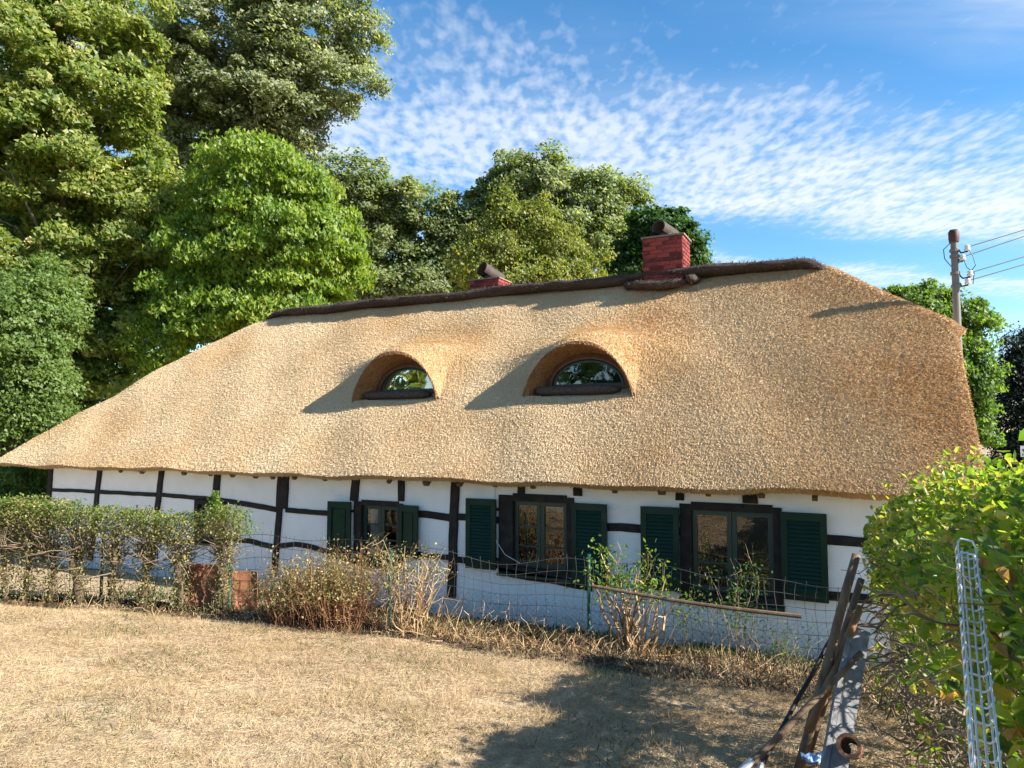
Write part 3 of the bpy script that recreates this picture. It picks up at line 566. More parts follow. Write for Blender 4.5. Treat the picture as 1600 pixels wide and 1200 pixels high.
def build_facade():
    b = MB(); wall_holes(b, HX0, HX1, -.3, 2.32, WIN, .0002, .26)
    w = b.build('facade_wall', M['white'], house)
    b = MB(); gp_ = [(.262, -.3), (HDEP - .262, -.3), (HDEP - .262, 2.35), (4.35, 3.75), (1.45, 3.75), (.262, 2.35)]
    b.add([(HX1 - .24, y, z) for y, z in gp_] + [(HX1, y, z) for y, z in gp_], q=[[i, (i + 1) % 6, 6 + (i + 1) % 6, 6 + i] for i in range(6)] + [[6, 7, 8, 9], [6, 9, 10, 11], [3, 2, 1, 0], [5, 4, 3, 0]])
    b.build('gable_wall', M['white'], house); b = MB(); b.bbox((HX0, .262, -.3), (HX0 + .24, HDEP - .26, 2.2)); b.build('gable_wall', M['white'], house)
    b = MB(); b.bbox((HX0, HDEP - .258, -.3), (HX1, HDEP, 2.3)); b.build('rear_wall', M['white'], house)
    b = MB(); b.bbox((HX0 + .25, .27, .05), (HX1 - .25, HDEP - .27, .10)); b.bbox((HX0 + .25, 3.2, .10), (HX1 - .25, 3.25, 2.4)); b.bbox((HX0 + .25, .27, 2.15), (HX1 - .25, 3.2, 2.2)); b.build('room_lining', M['dark'], house)
    L_, H_ = .25, .074; me = brick_mesh('brick', L_ - .005, .03, H_ - .005, M['white'], .002)
    cand = []
    for r in range(int(2.1 / H_)):
        z = .02 + (r + .5) * H_; off = (r % 2) * L_ / 2
        for c in range(int((HX1 - HX0) / L_)):
            x = HX0 + off + (c + .5) * L_
            if x > HX1 - .13: continue
            a0, a1, z0_, z1_ = x - L_ / 2, x + L_ / 2, z - H_ / 2, z + H_ / 2
            full = not any(a1 > h[0] and a0 < h[1] and z1_ > h[2] and z0_ < h[3] for h in WIN)
            dcam = math.hypot(x, CAM_D)
            seen = x < -.05 and z > .12
            cand.append((0 if (full and seen) else 1, dcam / max(.2, CAM_D / dcam), x, z, full))
    cand.sort(); b = MB(); v0 = np.array([vv.co[:] for vv in me.vertices])
    fq = np.array([list(p.vertices) for p in me.polygons])
    for i, (_, _, x, z, full) in enumerate(cand):
        y = .0135 + rnd.uniform(-.0005, .0005)
        if i < 300: shared('brick', me, w, (x, y, z))
        elif full: b.add(v0 + np.array([x, y, z]), q=fq)
        else:
            lo, hi = x - L_ / 2, x + L_ / 2
            for h in WIN:
                if z + H_ / 2 > h[2] and z - H_ / 2 < h[3]:
                    if lo < h[0] < hi: hi = h[0]
                    elif lo < h[1] < hi: lo = h[1]
                    elif lo >= h[0] and hi <= h[1]: hi = lo
            if hi - lo > .03: b.add(v0 * np.array([(hi - lo) / L_, 1, 1]) + np.array([(lo + hi) / 2, y, z]), q=fq)
    kind(b.build('brickwork', M['white'], w), 'stuff')
build_facade()

def beam(name, pts, width, proud=.03, m='timber', y=-.004):
    """a hand-hewn timber in the wall plane: pts are (x, z) along it"""
    pts = np.array(pts, float); n = max(4, int(np.linalg.norm(np.diff(pts, axis=0), axis=1).sum() / .12)); t = np.linspace(0, 1, n)
    d = np.concatenate([[0], np.cumsum(np.linalg.norm(np.diff(pts, axis=0), axis=1))]); d /= d[-1]
    X = np.interp(t, d, pts[:, 0]); Z = np.interp(t, d, pts[:, 1]); W = np.interp(t, np.linspace(0, 1, len(np.atleast_1d(width))), np.atleast_1d(width)) if np.ndim(width) else np.full(n, width)
    T = np.stack([np.gradient(X), np.gradient(Z)], 1); T /= np.linalg.norm(T, axis=1)[:, None]; Nn = np.stack([-T[:, 1], T[:, 0]], 1); V = []
    for i in range(n):
        w1 = W[i] / 2 * (1 + .16 * wob(X[i] * 5, Z[i] * 5, 1)); w2 = W[i] / 2 * (1 + .16 * wob(X[i] * 5, Z[i] * 5, 7)); o = .012 * wob(X[i] * 2.2, Z[i] * 2.2, 3)
        c = np.array([X[i], Z[i]]) + Nn[i] * o
        for (s, yy) in ((w1, .03), (w1, -proud + .012), (w1 - .012, -proud), (-w2 + .012, -proud), (-w2, -proud + .012), (-w2, .03)):
            p = c + Nn[i] * s; V.append((p[0], y + yy, p[1]))
    k = 6; i = np.arange(n - 1)[:, None] * k; j = np.arange(k)[None]; j2 = (j + 1) % k
    b = MB(); q = np.concatenate([np.stack([i + j, i + k + j, i + k + j2, i + j2], -1).reshape(-1, 4), [[0, 1, 4, 5], [1, 2, 3, 4], [(n - 1) * k + 0, (n - 1) * k + 5, (n - 1) * k + 4, (n - 1) * k + 1], [(n - 1) * k + 1, (n - 1) * k + 4, (n - 1) * k + 3, (n - 1) * k + 2]]])
    b.add(V, q=q); return b.build(name, M[m], house)
TOP = 2.25
for pts, w in [([(-15.53, TOP), (-15.62, 0)], .14), ([(-13.9, TOP), (-14.12, .15)], .13), ([(-12.06, TOP), (-12.3, .15)], .14), ([(-10.57, TOP), (-10.62, 1.5)], .16),
               ([(-8.97, TOP), (-9.02, 1.45)], .26), ([(-9.06, 1.46), (-9.16, .30)], .13), ([(-7.40, TOP), (-7.46, 1.64)], .16), ([(-6.52, TOP), (-6.53, 1.68)], .12),
               ([(-5.53, TOP), (-5.60, .28)], .15), ([(-4.43, TOP), (-4.43, 1.88)], .11), ([(-3.545, TOP), (-3.55, 1.88)], .13), ([(-2.13, TOP), (-2.13, 1.88)], .11), ([(-1.235, TOP), (-1.24, 1.88)], .18),
               ([(.70, TOP), (.70, 0)], .16)]:
    beam('timber_post', pts, w, .034)
for pts, w in [([(-15.53, 1.53), (-14.05, 1.55)], .07), ([(-13.97, 1.55), (-12.22, 1.55)], .08), ([(-12.1, 1.56), (-10.65, 1.54)], .08), ([(-10.5, 1.52), (-9.8, 1.48), (-9.14, 1.42)], .09),
               ([(-8.92, 1.42), (-7.8, 1.41)], .085), ([(-6.5, 1.49), (-6.1, 1.5), (-5.62, 1.47)], .11), ([(-5.48, 1.49), (-4.78, 1.48)], .10), ([(-3.62, 1.47), (-2.12, 1.48)], .11), ([(-.88, 1.50), (.65, 1.47)], .12),
               ([(-10.3, .84), (-9.7, .83), (-9.22, .78)], .09), ([(-9.08, .79), (-8.72, .86), (-8.3, .83), (-7.85, .75), (-7.4, .62)], .085), ([(-7.55, .63), (-6.5, .63)], .07), ([(-6.5, .88), (-5.66, .86)], .08), ([(-5.5, .85), (-4.78, .82)], .09),
               ([(-4.80, .75), (-4.2, .70), (-3.35, .64)], .12), ([(-.88, .82), (.65, .83)], .11), ([(-2.14, .60), (-.86, .60)], .09), ([(-12.2, .7), (-10.3, .74)], .08)]:
    beam('timber_rail', pts, w, .026)
for x in (187, 220, 286, 328, 362, 398, 425, 459, 507, 607, 665, 717, 773, 832, 960, 1033, 1106, 1189, 1272):
    p = on_plane(x, 742, 1, -.30); b = MB(); w = rnd.uniform(.045, .075); r = Matrix.Rotation(math.radians(40), 3, 'X')
    b.box((p[0], -.14, 2.125 + rnd.uniform(-.012, .012)), (w * 1.3, .42, w), np.array(r)); b.build('rafter_end', M['rafter'], house)

def build_window(x0, x1, z0, z1, fw, lj, muntins, sashes=2, arch=0.0, frame_m='timber', sill=True):
    w = bpy.data.objects.new('window', None); COL.objects.link(w); w.parent = house; ROOT_LOC[w.name] = ROOT_LOC[house.name]
    b = MB(); yf, yb = -.030, .14
    b.bbox((x0 - .03, yf, z0), (x0 + lj, yb, z1)); b.bbox((x1 - fw, yf, z0), (x1 + .03, yb, z1))
    b.bbox((x0 + lj, yf, z1 - fw), (x1 - fw, yb, z1 + .03)); b.bbox((x0 + lj, yf, z0 - .02), (x1 - fw, yb, z0 + fw)); b.build('frame', M[frame_m], w)
    if sill:
        b = MB(); b.bbox((x0 - .04, -.075, z0 - .055), (x1 + .04, .06, z0 - .021)); b.build('sill', M['sash'], w)
    ix0, ix1, iz0, iz1 = x0 + lj + .004, x1 - fw - .004, z0 + fw + .004, z1 - fw - .004; sw = (ix1 - ix0) / sashes
    for s in range(sashes):
        a, c = ix0 + s * sw + .003, ix0 + (s + 1) * sw - .003; st = .058; b = MB(); y0, y1 = .028, .072
        b.bbox((a, y0, iz0), (a + st, y1, iz1)); b.bbox((c - st, y0, iz0), (c, y1, iz1)); b.bbox((a + st, y0, iz1 - st), (c - st, y1, iz1)); b.bbox((a + st, y0, iz0), (c - st, y1, iz0 + st * 1.25))
        b.build('sash', M['sash'], w)
        g0, g1, h0, h1 = a + st, c - st, iz0 + st * 1.25, iz1 - st
        cuts = [h0] + [h0 + (h1 - h0) * m_ for m_ in muntins] + [h1]
        for m_ in muntins:
            b = MB(); zz = h0 + (h1 - h0) * m_; b.bbox((g0, .036, zz - .011), (g1, .066, zz + .011)); b.build('muntin', M['sash'], w)
        for lo, hi in zip(cuts, cuts[1:]):
            b = MB(); tl = rnd.uniform(-.004, .004); tz = rnd.uniform(-.003, .003); e = .011
            lo2 = lo + (e if lo > h0 else 0); hi2 = hi - (e if hi < h1 else 0)
            b.add([(g0, .05 - tl, lo2), (g1, .05 + tl, lo2), (g1, .05 + tl + tz, hi2), (g0, .05 - tl + tz, hi2)], q=[[0, 1, 2, 3]]); b.build('pane', M['glass'], w)
    return w
w1 = build_window(*WIN[0], .055, .12, (.34, .67)); w2 = build_window(*WIN[1], .08, .20, (.28, .62)); w3 = build_window(*WIN[2], .075, .12, (.13, .32)); w4 = build_window(*WIN[3], .07, .07, (.5,), 1)
# things that show behind the glass
cur = MB()
for i in range(8): cur.tube([(-7.2 + i * .028, .125 + .012 * (i % 2), z) for z in (.8, 1.2, 1.55)], .017, 6)
cur.build('curtain', mat('net curtain', [(.5, .5, .48), (.62, .62, .6)], rough=.9), w1)
b = MB(); b.lathe((-4.20, .125, .885), [(.0, 0), (.045, .0), (.06, .05), (.045, .11), (.025, .15), (.04, .19), (.035, .22), (0, .24)], 14); b.build('ornament', M['porcelain'], w2, smooth=True)

slat_cache = {}
def build_shutter(x0, x1, z0, z1, louvred, swing=0.0, hinge=1):
    s = bpy.data.objects.new('shutter', None); COL.objects.link(s); s.parent = house; ROOT_LOC[s.name] = tuple(ROOT_LOC[house.name])
    hx = x1 if hinge > 0 else x0; Rm = Matrix.Rotation(swing * (1 if hinge > 0 else -1), 3, 'Z')
    yc = -.075; w = x1 - x0; st = .075
    def P(b): 
        for i, v in enumerate(b.v): b.v[i] = (v - np.array([hx, yc, 0])) @ np.array(Rm).T + np.array([hx, yc, 0])
        return b
    b = MB(); y0, y1 = yc - .018, yc + .018
    b.bbox((x0, y0, z0), (x0 + st, y1, z1)); b.bbox((x1 - st, y0, z0), (x1, y1, z1)); b.bbox((x0 + st, y0, z1 - st * 1.3), (x1 - st, y1, z1)); b.bbox((x0 + st, y0, z0), (x1 - st, y1, z0 + st * 1.5))
    P(b).build('shutter_frame', M['green'], s)
    i0, i1, k0, k1 = x0 + st, x1 - st, z0 + st * 1.5, z1 - st * 1.3
    b = MB(); b.bbox((i0 + .002, yc + .008, k0 + .002), (i1 - .002, yc + .014, k1 - .002)); P(b).build('panel', M['green'], s)
    if louvred:
        n = int((k1 - k0) / .047); key = round(i1 - i0, 2)
        bb = MB(); bb.box((0, 0, 0), (i1 - i0 - .004, .007, .052), np.array(Matrix.Rotation(math.radians(-28), 3, 'X'))); me = new_mesh('slat', np.concatenate(bb.v), bb.q, bb.t); me.materials.append(M['green'])
        for i in range(n):
            p = Vector(((i0 + i1) / 2, yc - .006, k0 + (i + .5) * (k1 - k0) / n)); h = Vector((hx, yc, 0)); shared('slat', me, s, Rm @ (p - h) + h, Rm)
    else:
        b = MB(); b.bbox((i0 + .03, yc - .004, k0 + .03), (i1 - .03, yc + .006, k1 - .03)); P(b).build('raised_panel', M['green'], s)
    for z in (z0 + .15, z1 - .15): b = MB(); b.bbox((hx - .03, yc + .02, z - .02), (hx + .03, -.03, z + .02)); b.build('hinge', M['timber'], s)
for a in [(-7.90, -7.47, .70, 1.63, False, math.radians(8), 1), (-6.53, -6.15, .82, 1.63, False, math.radians(4), -1), (-5.30, -4.81, .76, 1.785, True, math.radians(3), 1), (-3.62, -3.10, .69, 1.79, True, math.radians(3), -1),
          (-2.63, -2.13, .71, 1.79, True, math.radians(3), 1), (-.88, -.36, .75, 1.80, True, math.radians(2), -1)]: build_shutter(*a)
# thin cable sagging across the middle window
b = MB(); b.tube([(-4.83, -.05, 2.0), (-4.85, -.06, 1.5), (-4.82, -.07, 1.2), (-4.65, -.10, 1.0), (-4.4, -.12, .9)], .006, 5); b.build('cable', M['greyplastic'], house)

# ------------------------------------------------------------------ mast and power lines on the gable
MX, MY = 1.29, 2.05
mast = thing('power_mast', (MX, MY, 0), 'grey steel mast with brown cap and white insulators rising behind the roof corner', 'mast')
b = MB(); b.tube([(MX, MY, 0), (MX, MY, 5.45)], [.055, .045], 14); b.build('mast_tube', M['mast'], mast, smooth=False)
b = MB(); b.lathe((MX, MY, 5.42), [(.06, 0), (.068, .05), (.068, .14), (.05, .175), (0, .18)], 14); b.build('cap', M['rustcap'], mast, smooth=True)
for z in (5.30, 5.22, 4.98, 4.80):
    b = MB(); b.lathe((MX, MY, z), [(.046, -.02), (.062, -.02), (.062, .02), (.046, .02)], 12); b.build('clamp_band', M['mast'], mast)
INS = [(.15, 5.33), (.09, 5.20), (.17, 4.97), (.14, 4.86)]; TIPS = []
for k, (dx, z) in enumerate(INS):
    p = Vector((MX + dx, MY - .02, z)); b = MB()
    b.tube([(MX + .05, MY, z - .02), (MX + dx * .5, MY - .01, z - .07), (p.x, p.y, z - .06), (p.x, p.y, z - .02)], .012, 6); b.build('bracket', M['wire'], mast)
    b = MB(); b.lathe(p - Vector((0, 0, .02)), [(.0, -.03), (.034, -.03), (.042, -.005), (.026, .008), (.036, .022), (.036, .038), (.02, .05), (0, .052)], 12); b.build('insulator', M['porcelain'], mast, smooth=True)
    TIPS.append(p)
b = MB(); b.tube([(MX - .04, MY, 5.42), (MX - .13, MY, 5.33), (MX - .12, MY, 5.2), (MX - .05, MY - .02, 5.08)], .006, 5); b.tube([TIPS[0], TIPS[0] + Vector((.06, 0, -.12)), TIPS[0] + Vector((.09, 0, -.26)), TIPS[2]], .006, 5)
b.tube([TIPS[1], TIPS[1] + Vector((.05, 0, -.16)), TIPS[2] + Vector((.05, 0, 0)), TIPS[3] + Vector((.06, 0, -.05))], .006, 5); b.build('jumper_wire', M['wire'], mast)
for k, (px, py, nm) in enumerate([(1600, 356, 'uppermost of the four'), (1600, 366, 'second from the top of the four'), (1600, 398, 'third from the top of the four'), (1600, 410, 'lowest of the four')]):
    e = at(px, py, 11.0); p = np.array(TIPS[k]); d = e - p; far = p + d * 14
    t = np.linspace(0, 1, 40)[:, None]; pts = p + (far - p) * t; pts[:, 2] -= (4 * .12 * t * (1 - t))[:, 0]
    b = MB(); b.tube(pts, .0075, 5); tag(b.build('power_line', M['wire'], origin=tuple(p)), 'thin black overhead wire leaving the mast, %s' % nm, 'wire', 'overhead wires from the mast')

# ------------------------------------------------------------------ trees
def leaf_cluster(b, c, R, n, L_, asp, droop, flat=.55, outw=None):
    """leaves scattered about many cluster centres"""
    N_ = len(c) * n; cc = np.repeat(c, n, 0); RR = np.repeat(R, n)[:, None]
    o = rdir(N_) * (RS.rand(N_, 1) ** .45) * RR * np.array([1, 1, flat])
    out = np.repeat(outw, n, 0); p = cc + o
    p[:, 2] -= droop * (np.linalg.norm(o[:, :2], axis=1)) * .6
    nr = unit(out * .5 + np.array([0, 0, .6]) + np.array(S) * .40 + RS.normal(0, .5, (N_, 3)))
    ax = unit(np.cross(nr, rdir(N_)) + np.array([0, 0, -droop]))
    s = RS.uniform(.65, 1.2, N_) * L_
    (b.leaf_tris if TRI else b.leaves)(p, ax, nr, s, s * asp)
TRI = False
def tree(name, label, lobes, d, base, tr, leafm, ncl, npc, L_, asp=.75, droop=.5, clr=.6, flat=.55, depthf=.9, group=None, seeds=None, bark='bark', cat='tree', shell=.55, limbs=True, tri=True):
    """lobes: (px, py, rx, ry) ellipses of the crown in the photograph, d metres deep; base: foot of the trunk"""
    base = np.array(base, float); o = thing(name, tuple(base), label, cat, group)
    C_, RD = [], []
    for lb in lobes:
        x, y, rx, ry = lb[:4]; dd = d + (lb[4] if len(lb) > 4 else 0); C_.append(at(x, y, dd)); RD.append((rx * dd / F_PX, (rx * depthf) * dd / F_PX, ry * dd / F_PX))
    C_, RD = np.array(C_), np.array(RD); vol = RD[:, 0] * RD[:, 2]; cnt = np.maximum(6, (ncl * vol / vol.sum()).astype(int))
    pts, outs = [], []
    for c, r, n in zip(C_, RD, cnt):
        dr = rdir(n); rr = (shell + (1 - shell) * RS.rand(n, 1)) * (1 + .14 * np.sin(dr[:, :1] * 5 + c[0]) * np.cos(dr[:, 2:3] * 6 + c[2]) + .10 * np.sin(dr[:, 1:2] * 11 + c[1]) * np.sin(dr[:, 2:3] * 13))
        rr = np.where(RS.rand(n, 1) < .10, rr * RS.uniform(1.0, 1.09, (n, 1)), rr); pts.append(c + dr * rr * r); outs.append(dr)
    pts, outs = np.concatenate(pts), np.concatenate(outs)
    ok = pts[:, 2] > .4; pts, outs = pts[ok], outs[ok]
    tb = MB(); top = C_[np.argmax(C_[:, 2])]; mid = C_.mean(0)
    K = 9; t = np.linspace(0, 1, K)[:, None]; tp = base + (top - base) * t; bend = (mid - (base + top) / 2) * np.array([1, 1, 0]); tp = tp + bend * (np.sin(t * math.pi) * .8) + RS.normal(0, .06, (K, 3)) * np.array([1, 1, 0])
    tb.tube(tp, np.interp(t[:, 0], [0, .06, .5, 1], [tr * 1.35, tr, tr * .6, .05]), 10)
    tb.build('trunk', M[bark], o, smooth=True)
    if limbs:
        lb = MB(); k = min(len(pts), 34); sel = RS.choice(len(pts), k, False); Q = pts[sel]
        j = np.clip(((Q[:, 2] - base[2]) / (top[2] - base[2]) * .72 * (K - 1)).astype(int), 1, K - 2); A = tp[j]
        s = np.linspace(0, 1, 6)[None, :, None]; P = A[:, None] + (Q - A)[:, None] * s; P[:, :, 2] += (np.sin(s[..., 0] * math.pi) * .12 * np.linalg.norm(Q - A, axis=1)[:, None]); P[:, 1:-1] += RS.normal(0, .10, (k, 4, 3))
        lb.tubes(P, np.linspace(1, .15, 6)[None] * (tr * RS.uniform(.12, .24, (k, 1))), 6); lb.build('limbs', M[bark], o, smooth=True)
    global TRI
    TRI = tri; cb = MB(); R = clr * RS.uniform(.45, 1.4, len(pts)); leaf_cluster(cb, pts, R, npc, L_, asp, droop, flat, outs)
    cb.build('crown', M[leafm], o); TRI = False
    if seeds:
        sel = RS.choice(len(pts), int(len(pts) * seeds), False); sbm = MB(); leaf_cluster(sbm, pts[sel] + outs[sel] * .25, R[sel] * .55, 16, .10, .5, .9, 1.3, outs[sel]); kind(sbm.build('seed_bunches', M['seed'], o), 'stuff')
    return o
def foot(px, d): p = at(px, 672, d); return (p[0], p[1], 0 if p[1] > -.1 else float(g_h(p[0], p[1])))
tree('maple_tree', 'tall maple with bunches of tan seeds, left behind the house', [(60, 90, 190, 150), (150, 210, 125, 110), (185, 330, 105, 110), (30, 300, 170, 150), (100, 450, 130, 120), (225, 430, 80, 90), (150, 550, 90, 90), (70, -100, 170, 130), (200, 90, 60, 70), (60, 200, 150, 130), (250, 300, 45, 60), (10, 140, 120, 140), (100, 20, 120, 90), (20, 420, 120, 120)], 25.5, foot(95, 26), .34, 'mapleleaf', 1050, 190, .158, .95, .8, .62, seeds=.5)
tree('lime_tree', 'blue-green tree with small leaves at the left picture edge beside the roof end', [(10, 510, 105, 80), (70, 480, 60, 70), (50, 590, 60, 60), (-10, 640, 70, 60), (70, 650, 35, 45)], 17.6, foot(-40, 18), .2, 'limeleaf', 380, 170, .095, .65, .7, .50)
tree('hazel_tree', 'dense dark green tree low between the maple and the roof hip', [(140, 560, 80, 90), (210, 520, 70, 70), (90, 650, 60, 60), (270, 470, 60, 70), (330, 440, 60, 60), (-10, 600, 90, 90), (20, 690, 80, 40), (10, 380, 110, 110, 4), (70, 300, 90, 90, 4), (170, 400, 90, 100, 4)], 26.5, foot(140, 26.5), .22, 'rightleaf', 560, 130, .16, .85, .5, .7)
tree('poplar_tree', 'very tall poplar with silvery leaves rising out of the frame top', [(330, 50, 130, 100), (470, 40, 105, 80), (525, 120, 70, 60), (400, 140, 120, 80), (300, 165, 70, 65), (560, 50, 42, 55), (420, -90, 150, 110), (480, 180, 60, 35), (330, 230, 80, 70), (430, 230, 60, 50), (270, 260, 60, 80), (250, 120, 80, 100), (330, 330, 60, 60), (415, 135, 60, 70), (380, 60, 80, 70)], 33, foot(400, 33), .5, 'poplarleaf', 950, 180, .165, .9, .4, .72)
tree('walnut_tree', 'bright green walnut tree with long drooping leaflets beside the maple', [(410, 290, 110, 75), (470, 370, 95, 85), (350, 380, 85, 90), (310, 480, 80, 70), (530, 400, 48, 62), (420, 470, 120, 60), (260, 530, 60, 45), (430, 370, 110, 90)], 24.5, foot(420, 25), .25, 'walnutleaf', 680, 180, .20, .42, 1.0, .60)
tree('poplar_tree', 'grey-green poplar with rounded top, nearest the walnut in the far row', [(572, 300, 48, 60), (625, 330, 50, 62), (600, 400, 70, 70), (680, 345, 40, 55), (670, 420, 60, 50), (545, 330, 40, 60), (520, 290, 35, 45), (700, 390, 50, 60), (650, 455, 90, 35), (560, 460, 60, 40), (740, 445, 60, 35)], 42, foot(620, 42), .3, 'rowleaf', 540, 155, .21, .8, .4, .85, group='far row of trees behind the ridge')
tree('poplar_tree', 'broad tall green tree directly behind the yellowing tree, highest in the far row', [(840, 295, 75, 62), (775, 330, 60, 55), (915, 325, 75, 62), (860, 380, 120, 60), (985, 330, 30, 58), (965, 390, 60, 50), (735, 370, 45, 60), (710, 340, 25, 45), (800, 270, 30, 40)], 42, foot(860, 42), .4, 'rowleaf', 600, 155, .21, .8, .4, .85, group='far row of trees behind the ridge')
tree('birch_tree', 'yellowing tree with loose crown behind the small chimney', [(800, 380, 45, 70), (745, 400, 40, 55), (870, 390, 45, 60), (790, 320, 22, 45), (840, 440, 100, 30), (910, 420, 50, 40), (840, 340, 25, 40)], 33, foot(820, 33), .2, 'birchleaf', 350, 105, .15, .6, .8, .65)
tree('oak_tree', 'dark green oak right behind the big brick chimney', [(1040, 370, 48, 50), (1070, 400, 30, 26), (1015, 345, 24, 26), (1000, 410, 50, 40)], 36, foot(1035, 36), .3, 'oakleaf', 190, 170, .21, .8, .4, .7)
tree('ash_tree', 'mid green tree behind the grey mast and the right roof corner', [(1435, 470, 55, 34), (1490, 510, 52, 52), (1515, 590, 36, 55), (1450, 540, 60, 70), (1522, 650, 25, 50), (1400, 460, 26, 14)], 24, foot(1480, 24), .2, 'rightleaf', 280, 160, .16, .5, .6, .5)
tree('dark_tree', 'almost black-green shaded tree at the right picture edge', [(1592, 575, 40, 58), (1625, 660, 60, 90), (1572, 650, 28, 65), (1580, 730, 40, 60), (1640, 560, 50, 60)], 30, foot(1610, 30), .3, 'shadeleaf', 330, 150, .17, .4, .4, .6)
tree('shade_tree', 'dark tree standing outside the frame to the right, shading the black-green tree', [(1840, 560, 170, 150), (1860, 400, 120, 110), (1840, 660, 140, 60)], 32, foot(1840, 32), .3, 'oakleaf', 160, 60, .5, .8, .4, 1.1)
tree('elder_bush', 'dark green elder bush at the left wall end under the eave', [(30, 750, 55, 34), (60, 775, 32, 28), (0, 785, 55, 35), (70, 740, 20, 18)], 16.3, foot(30, 16.3), .06, 'elderleaf', 150, 90, .11, .45, .7, .3, cat='bush', tri=False)
for k, (x, y, s) in enumerate([(-29, -26, 1.0), (-13, -31, 1.25)]):
    c = np.array([x, y, 5.0]); o = thing('garden_tree', (x, y, 1.3), 'broad tree behind the photographer, %s' % ('left' if k == 0 else 'right'), 'tree'); tb = MB(); tb.tube([(x, y, 1.3), (x + .1, y, 4), (x, y, 7)], [.25, .2, .08], 8); tb.build('trunk', M['bark'], o, smooth=True)
    dr = rdir(90); pts = c + dr * (RS.rand(90, 1) ** .33) * np.array([4.2, 3.5, 3.6]) * s; cb = MB(); leaf_cluster(cb, pts, np.full(90, .9), 70, .42, .8, .4, .6, dr); cb.build('crown', M['oakleaf' if k else 'mapleleaf'], o)

# ------------------------------------------------------------------ left hedge: cut-back shrubs
FENCE = np.array([(-10.8, -4.3), (-9.2, -3.35), (-7.5, -2.6), (-5.25, -1.95), (-3.06, -1.05), (-1.6, -.82), (-.12, -.72)])
def fence_at(x): return np.interp(x, FENCE[:, 0], FENCE[:, 1])
def gz(x, y): return float(g_h(x, y))
def curve_twigs(n, c, spread, length, up=.5, rad=.006, k=5, wig=.06):
    A = c + RS.normal(0, 1, (n, 3)) * np.array(spread); D = unit(rdir(n) + np.array([0, 0, up])); t = np.linspace(0, 1, k)[None, :, None]
    Ln = length * RS.uniform(.5, 1.2, (n, 1, 1)); P = A[:, None] + D[:, None] * t * Ln; P[:, 1:] += np.cumsum(RS.normal(0, wig * length, (n, k - 1, 3)) * .5, 1)
    return P, rad * RS.uniform(.5, 1.3, (n, 1)) * np.linspace(1, .35, k)[None]
SHR = [(-25, 955, 785), (6, 945, 782), (42, 945, 780), (78, 945, 786), (122, 948, 793), (176, 950, 797), (226, 950, 800), (280, 955, 806), (348, 960, 796)]
LBL = ['leafy cut hedge shrub leaving the frame on the left', 'leftmost wholly visible shrub of the cut-back hedge', 'second shrub from the left in the cut-back hedge', 'third shrub from the left in the cut-back hedge', 'hedge shrub with straight trunk left of the thin green post', 'hedge shrub with shaggy ivied trunk right of the thin green post', 'hedge shrub with crooked trunk midway along the cut hedge', 'hedge shrub with dark trunk at the left edge of the rust-brown board', 'last hedge shrub, in front of the rust-brown boards, with upright green shoot']
